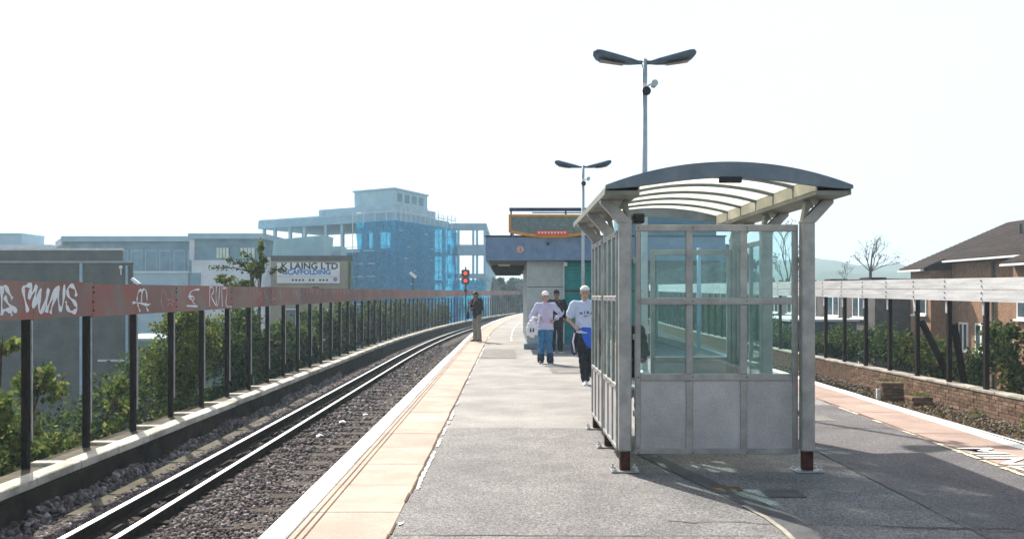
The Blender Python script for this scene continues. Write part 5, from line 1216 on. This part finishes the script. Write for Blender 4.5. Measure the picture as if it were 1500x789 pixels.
def person_white_shirt():
    t = person_root((1.395, 15.4, 0), 'walker in white cap, pale logo T-shirt and black trousers beside the shelter', -.05)
    hp, P = headparts((-.02, -.04, 1.655), face=Vector((.05, -1, 0)), down=.15)
    sh_r = Vector((-.205, 0, 1.44)); el_r = Vector((-.31, .04, 1.17)); wr_r = Vector((-.17, -.17, 1.02))
    sh_l = Vector((.205, 0, 1.44)); el_l = Vector((.29, .05, 1.16)); wr_l = Vector((.27, -.08, .93))
    hip_r = Vector((-.09, 0, .93)); kn_r = Vector((-.05, -.07, .50)); an_r = Vector((-.01, -.02, .09))
    hip_l = Vector((.1, .0, .93)); kn_l = Vector((.1, .06, .49)); an_l = Vector((.10, .36, .22))
    body = hp+[('l', [(-.01, 0, 1.47), (-.018, -.02, 1.60)], [.062, .056]), ('l', [(0, 0, .94), (0, 0, 1.12), (0, 0, 1.32), (0, 0, 1.45)], [(.155, .11), (.145, .10), (.175, .115), (.14, .08)]),
                ('l', [sh_r, el_r, wr_r], [.05, .042, .028]), ('l', [sh_l, el_l, wr_l], [.05, .042, .028]),
                ('l', [hip_r, kn_r, an_r], [.085, .055, .038]), ('l', [hip_l, kn_l, an_l], [.085, .055, .038])]
    body += hand(wr_r, (.15, -.5, .05), (0, .2, 1), .5)+hand(wr_l, (-.05, -.2, -1), (0, 1, 0), .4)
    solid('body', body, M_skin, t, .009, 1)
    face_bits(P, t)
    solid('shirt', [('t', [(0, 0, .93), (0, 0, 1.0), (0, 0, 1.15), (0, 0, 1.32), (0, 0, 1.41), (0, 0, 1.48)], [(.2, .16), (.195, .152), (.19, .148), (.205, .145), (.18, .12), (.10, .08)]), ('l', [(-.15, 0, 1.452), (0, 0, 1.468), (.15, 0, 1.452)], [.06, .066, .06]), ('l', [(0, -.0, 1.45), (0, -.0, 1.50)], [(.10, .085), (.078, .07)]),
                    ('l', [(-.15, 0, 1.44), sh_r+Vector((-.01, 0, 0)), sh_r.lerp(el_r, .62)], [.075, .082, .09]), ('l', [(.15, 0, 1.44), sh_l, sh_l.lerp(el_l, .62)], [.075, .082, .09])], M_wshirt, t, .012, 2, .0045)
    solid('trousers', [('l', [hip_r, kn_r+Vector((0, .0, 0)), an_r+Vector((0, 0, .02))], [.115, .09, .085]), ('l', [hip_l, kn_l, an_l], [.115, .09, .08]), ('l', [(0, 0, .86), (0, 0, 1.0)], [(.17, .13), (.165, .12)])], M_blk, t, .013, 2, .004)
    solid('tied_jacket', [('l', [(0.03, -.01, .98), (.04, -.02, .86), (.06, -.03, .76)], [(.175, .145), (.165, .145), (.13, .12)]), ('l', [(-.16, -.06, 1.0), (0, -.15, 1.0), (.16, -.06, 1.0)], [.035, .045, .035])], M_bluej, t, .012, 2, .006)
    solid('jacket_sleeve', [('l', [(-.18, -.02, .97), (-.235, .0, .78), (-.21, .02, .56)], [(.05, .04), (.055, .04), (.05, .035)])], M_navy, t, .011, 1, .004)
    mb = MB(); mb.tube([(-.205, -.045, .93), (-.235, -.05, .78), (-.20, -.02, .58)], [.014, .016, .014], 8); local_mesh('white_stripe', mb, M_wcap, t)
    for i, ch in enumerate('NIKE'):
        textmesh(ch, .062, M_signb, 'shirt_letter', t, Matrix.Rotation(R(90), 4, 'X'), bold=.003)
        o = [c for c in t.children if c.name.startswith('shirt_letter')][-1]
    letters = [c for c in t.children if c.name.startswith('shirt_letter')]
    for i, o in enumerate(sorted(letters, key=lambda q: q.name)):
        a = (i-1.5)*.062; o.location = (a, -.158+abs(a)*.15, 1.305-(a*a)*2.2); o.rotation_euler = (0, -a*-2.2, 0)
    mb = MB(); mb.prism([(-.045, 1.235), (-.01, 1.222), (.05, 1.25), (-.01, 1.238), (-.035, 1.25)], 'y', -.168, -.160); local_mesh('tick_mark', mb, M_signb, t, False)
    solid('hair', [('b', P(0, -.045, -.005), (.083, .062, .07))], M_hair, t, .011, 1)
    cap(P, t, M_wcap, False); solid('sweatband', [('t', [P(0, -.006, .028), P(0, -.006, .062)], [(.0885, .1), (.0885, .1)])], mat('grey_band', (.3, .3, .34)), t, .01, 0)
    shoe(an_r*Vector((1, 1, 0))+Vector((0, 0, 0)), (.02, -1, 0), M_sign, t); 
    shoe(Vector((.10, .36, .10)), (.02, -1, 0), M_blk, t)
def person_lilac():
    t = person_root((.87, 20.2, 0), 'person in white peaked cap, pale lilac jacket and blue jeans carrying a plastic bag', .03)
    hp, P = headparts((0, -.01, 1.585), face=Vector((.12, -1, 0)), down=.1)
    sr = Vector((-.18, 0, 1.38)); er = Vector((-.33, .04, 1.10)); wr = Vector((-.19, -.20, 1.06))
    sl2 = Vector((.18, 0, 1.38)); el = Vector((.37, .06, 1.17)); wl = Vector((.22, -.10, 1.04))
    hr = Vector((-.09, 0, .88)); kr = Vector((-.10, -.04, .47)); ar = Vector((-.11, .0, .08)); hl = Vector((.09, 0, .88)); kl = Vector((.08, -.03, .47)); al = Vector((.11, -.10, .08))
    body = hp+[('l', [(0, 0, 1.41), (0, 0, 1.53)], [.052, .048]), ('l', [(0, 0, .9), (0, 0, 1.08), (0, 0, 1.26), (0, 0, 1.39)], [(.155, .11), (.13, .095), (.155, .11), (.12, .07)]),
                ('l', [sr, er, wr], [.042, .036, .024]), ('l', [sl2, el, wl], [.042, .036, .024]), ('l', [hr, kr, ar], [.085, .052, .035]), ('l', [hl, kl, al], [.085, .052, .035])]
    body += hand(wr, (.5, -.4, .1), (0, .2, 1), .5)+hand(wl, (-.6, -.2, -.2), (0, .3, 1), .4)
    solid('body', body, M_skin, t, .009, 1); face_bits(P, t)
    solid('jacket', [('t', [(0, 0, .80), (0, 0, .9), (0, 0, 1.05), (0, 0, 1.25), (0, 0, 1.33), (0, 0, 1.40)], [(.205, .145), (.195, .14), (.175, .13), (.185, .125), (.165, .11), (.10, .07)]), ('l', [(-.1, 0, 1.40), (.1, 0, 1.40)], [.05, .05]),
                     ('l', [(-.13, 0, 1.38), sr, er, er.lerp(wr, .75)], [.065, .072, .066, .055]), ('l', [(.13, 0, 1.38), sl2, el, el.lerp(wl, .75)], [.065, .072, .066, .055])], M_lilac, t, .011, 2, .006)
    solid('top', [('l', [(0, -.02, .97), (.0, -.035, 1.08), (0, -.04, 1.25), (0, -.02, 1.40)], [(.13, .122), (.115, .108), (.10, .098), (.055, .055)])], M_pinkt, t, .011, 1, .003)
    solid('collar', [('l', [(-.06, -.06, 1.42), (-.04, -.09, 1.34)], [.022, .02]), ('l', [(.06, -.06, 1.42), (.04, -.09, 1.34)], [.022, .02])], M_lilac, t, .009, 1)
    solid('jeans', [('l', [hr, kr, kr.lerp(ar, .65)], [.105, .08, .078]), ('l', [hl, kl, kl.lerp(al, .65)], [.105, .08, .078]), ('l', [(0, 0, .84), (0, 0, .95)], [(.165, .125), (.155, .115)])], M_jean, t, .012, 2, .004)
    solid('jean_hem', [('l', [kr.lerp(ar, .6), ar+Vector((0, 0, .0))], [.081, .088]), ('l', [kl.lerp(al, .6), al], [.081, .088])], M_dkj, t, .012, 1, .004)
    solid('hair', [('b', P(0, -.05, .0), (.085, .07, .085)), ('l', [P(0, -.07, -.03), P(0, -.06, -.11)], [.06, .045])], M_hair, t, .011, 1)
    cap(P, t, M_wcap, True); shoe((-.11, -.02, 0), (-.1, -1, 0), M_shoeb, t); shoe((.11, -.12, 0), (.2, -1, 0), M_shoeb, t)
    mb = MB(); mb.tube([(-.16, -.27, 1.02), (-.15, -.27, 1.14), (-.15, -.27, 1.17)], [.032, .03, .014], 12)
    b_ = local_mesh('water_bottle', mb, M_sign, None); b_.location = t.location; setp(b_, 'small pale drink bottle held in front of the lilac jacket', 'bottle')
    # carrier bag hangs from the forearm: a thing of its own
    b_ = empty('carrier_bag', (.55, 20.05, .62), 'white plastic carrier bag with a dark mark, carried by the person in lilac', 'bag')
    me_parts = [('l', [(0, 0, .06), (0, 0, .2), (.01, 0, .36), (.03, 0, .44)], [(.13, .07), (.15, .08), (.10, .05), (.03, .03)])]
    solid('bag_body', me_parts, mat('white_plastic_bag', (.68, .66, .7), (.8, .78, .82), 9, .4), b_, .012, 1, .008)
    mb = MB(); mb.tube([(.03, 0, .44), (.05, .01, .5), (.06, .02, .47)], .008, 6); local_mesh('handle', mb, M_sign, b_)
    mb = MB(); mb.prism([(-.05, .13), (-.02, .13), (-.02, .22), (-.04, .24), (-.05, .2)], 'y', -.098, -.09); mb.prism([(.01, .13), (.04, .14), (.05, .22), (.02, .23)], 'y', -.098, -.09); local_mesh('printed_mark', mb, M_signb, b_, False)
def standing(loc, lab, rz, hm, jm, tm, sm, pose='plain', Hs=1.0, capm=None, skin=None):
    t = person_root(loc, lab, rz); skin = skin or M_skin
    k = Hs
    def S(*p_): return Vector(p_)*k
    if pose == 'phone': hp, P = headparts(S(0, -.07, 1.60), face=Vector((0, -1, 0)), down=.55)
    else: hp, P = headparts(S(0, -.01, 1.64), face=Vector((0, -1, 0)), down=.1)
    sr, sl2 = S(-.19, 0, 1.43), S(.19, 0, 1.43)
    if pose == 'phone': er, wr, el, wl = S(-.24, -.02, 1.14), S(-.07, -.24, 1.28), S(.25, -.0, 1.14), S(.08, -.26, 1.16)
    elif pose == 'lean': er, wr, el, wl = S(-.27, .03, 1.14), S(-.12, -.2, 1.06), S(.30, .06, 1.16), S(.22, -.1, .95)
    else: er, wr, el, wl = S(-.27, .03, 1.14), S(-.25, -.05, .88), S(.27, .03, 1.14), S(.25, -.05, .88)
    hr, kr, ar, hl, kl, al = S(-.09, 0, .92), S(-.10, -.02, .5), S(-.11, 0, .08), S(.09, 0, .92), S(.10, -.02, .5), S(.11, .02, .08)
    hd_ = [('l', [wr, wr+Vector((.03, -.02, .0))], [.03, .03])]
    body = hp+[('l', [S(0, 0, 1.45), S(0, -.03, 1.57)], [.06, .054]), ('l', [S(0, 0, .94), S(0, 0, 1.12), S(0, 0, 1.32), S(0, 0, 1.44)], [(.15, .105), (.14, .1), (.17, .11), (.13, .075)]),
                ('l', [sr, er, wr], [.048, .04, .027]), ('l', [sl2, el, wl], [.048, .04, .027]), ('l', [hr, kr, ar], [.085, .055, .037]), ('l', [hl, kl, al], [.085, .055, .037])]
    body += hand(wr, (wr-er)*1.0+Vector((.1, -.1, .05)), (0, .3, 1), .5)+hand(wl, (wl-el), (0, .3, 1), .4)
    solid('body', body, skin, t, .01, 1)
    if pose != 'back': face_bits(P, t)
    solid('jacket', [('l', [S(0, 0, .90), S(0, 0, 1.1), S(0, 0, 1.3), S(0, 0, 1.41)], [(.19, .15), (.185, .145), (.2, .14), (.14, .09)]), ('l', [S(-.11, 0, 1.44), S(.11, 0, 1.44)], [.056, .056]),
                     ('l', [S(-.14, 0, 1.42), sr, er, er.lerp(wr, .85)], [.07, .076, .066, .05]), ('l', [S(.14, 0, 1.42), sl2, el, el.lerp(wl, .85)], [.07, .076, .066, .05])], jm, t, .012, 2, .006)
    solid('trousers', [('l', [hr, kr, ar+Vector((0, 0, .02))], [.105, .085, .08]), ('l', [hl, kl, al+Vector((0, 0, .02))], [.105, .085, .08]), ('l', [S(0, 0, .86), S(0, 0, .97)], [(.165, .125), (.155, .115)])], tm, t, .012, 2, .005)
    if capm: cap(P, t, capm, True); solid('hair', [('b', P(0, -.045, -.01), (.084, .062, .07))], hm, t, .011, 1)
    else: solid('hair', [('b', P(0, -.03, .05), (.09, .088, .08)), ('b', P(0, -.055, .0), (.084, .062, .07)), ('b', P(0, .045, .088), (.06, .045, .03))], hm, t, .01, 1, .004)
    shoe(S(-.11, -.01, 0), (-.1, -1, 0), sm, t); shoe(S(.11, .01, 0), (.12, -1, 0), sm, t)
    return t, P, wr, wl
person_white_shirt(); person_lilac()
standing((1.36, 24.2, 0), 'person in dark clothes and dark cap half hidden behind the one in lilac', .1, M_hair, M_blk, M_blk, M_shoeb, 'lean', 1.0, M_blk, M_skind)
t4, P4, wr4, wl4 = standing((-1.10, 29.8, 0), 'person in black jacket and grey-khaki trousers at the platform edge looking at a phone', R(-48), M_hair, M_blk, M_khaki, M_shoeb, 'phone', 1.01, None, M_skind)
mb = MB(); mb.box(-.03, .04, -.345, -.325, 1.30, 1.43, bev=.005); o = local_mesh('phone', mb, mat('red_phone_case', (.5, .05, .06)), None, False); o.location = t4.location; o.rotation_euler = t4.rotation_euler; setp(o, 'small red phone held up by the person in the black jacket', 'phone')
ob = empty('shoulder_bag', (-1.42, 29.7, .78), 'small dark bag hanging in front of the person at the platform edge', 'bag')
solid('bag_body', [('l', [(0, 0, .06), (0, 0, .16), (0, 0, .24)], [(.06, .1), (.07, .11), (.055, .09)])], M_navy, ob, .012, 1)
mb = MB(); mb.tube([(.0, 0, .26), (.06, -.02, .45), (.16, -.02, .6)], .009, 6); local_mesh('strap', mb, M_blk, ob)
# the one sitting on the perch seat inside the shelter
ts = person_root((1.24, 9.4, 0), 'person in dark clothes perched inside the shelter, glimpsed beside the left corner post', R(12))
hp, P = headparts((0, -.06, 1.40), face=Vector((0, -1, 0)), down=.35)
sr, er, wr, sl2, el, wl = Vector((-.19, -.02, 1.22)), Vector((-.22, -.12, .98)), Vector((-.1, -.34, .93)), Vector((.19, -.02, 1.22)), Vector((.22, -.12, .98)), Vector((.1, -.34, .92))
hr, kr, ar, hl, kl, al = Vector((-.09, .02, .80)), Vector((-.11, -.30, .56)), Vector((-.11, -.36, .09)), Vector((.09, .02, .80)), Vector((.12, -.30, .56)), Vector((.13, -.32, .09))
solid('body', hp+[('l', [(0, 0, 1.24), (0, -.04, 1.36)], [.06, .054]), ('l', [(0, .02, .82), (0, .02, 1.0), (0, 0, 1.23)], [(.15, .11), (.15, .11), (.13, .08)]), ('l', [sr, er, wr], [.048, .04, .027]), ('l', [sl2, el, wl], [.048, .04, .027]), ('l', [hr, kr, ar], [.085, .055, .037]), ('l', [hl, kl, al], [.085, .055, .037])]
      + hand(wr, (.2, -1, -.2), (1, 0, 0), .4)+hand(wl, (-.2, -1, -.2), (1, 0, 0), .4), M_skind, ts, .01, 1)
face_bits(P, ts)
solid('jacket', [('l', [(0, .02, .80), (0, .02, 1.0), (0, 0, 1.2)], [(.19, .15), (.19, .15), (.14, .09)]), ('l', [(-.12, 0, 1.23), (.12, 0, 1.23)], [.056, .056]), ('l', [sr, er, er.lerp(wr, .85)], [.076, .066, .05]), ('l', [sl2, el, el.lerp(wl, .85)], [.076, .066, .05])], M_blk, ts, .012, 2, .005)
solid('trousers', [('l', [hr, kr, ar], [.105, .085, .075]), ('l', [hl, kl, al], [.105, .085, .075]), ('l', [(0, .02, .76), (0, .02, .85)], [(.165, .125), (.155, .115)])], M_blk, ts, .012, 2, .004)
solid('hair', [('b', P(0, -.03, .05), (.09, .088, .08)), ('b', P(0, -.055, .0), (.084, .062, .07))], M_hair, ts, .011, 1, .003)
shoe((-.11, -.36, 0), (-.1, -1, 0), M_shoeb, ts); shoe((.13, -.32, 0), (.12, -1, 0), M_shoeb, ts)

# ================================================================== HAZE
hm = bpy.data.materials.new('haze'); hm.use_nodes = True; hn = hm.node_tree; hn.nodes.clear()
ho = hn.nodes.new('ShaderNodeOutputMaterial'); hv = hn.nodes.new('ShaderNodeVolumePrincipled'); hn.links.new(hv.outputs[0], ho.inputs['Volume'])
hv.inputs['Color'].default_value = (.66, .86, 1.0, 1); hv.inputs['Density'].default_value = .0011; hv.inputs['Anisotropy'].default_value = .15
mb = MB(); mb.box(-420, 700, -30, 760, -9.5, 52); hz = mb.build('haze', hm, kind='stuff')
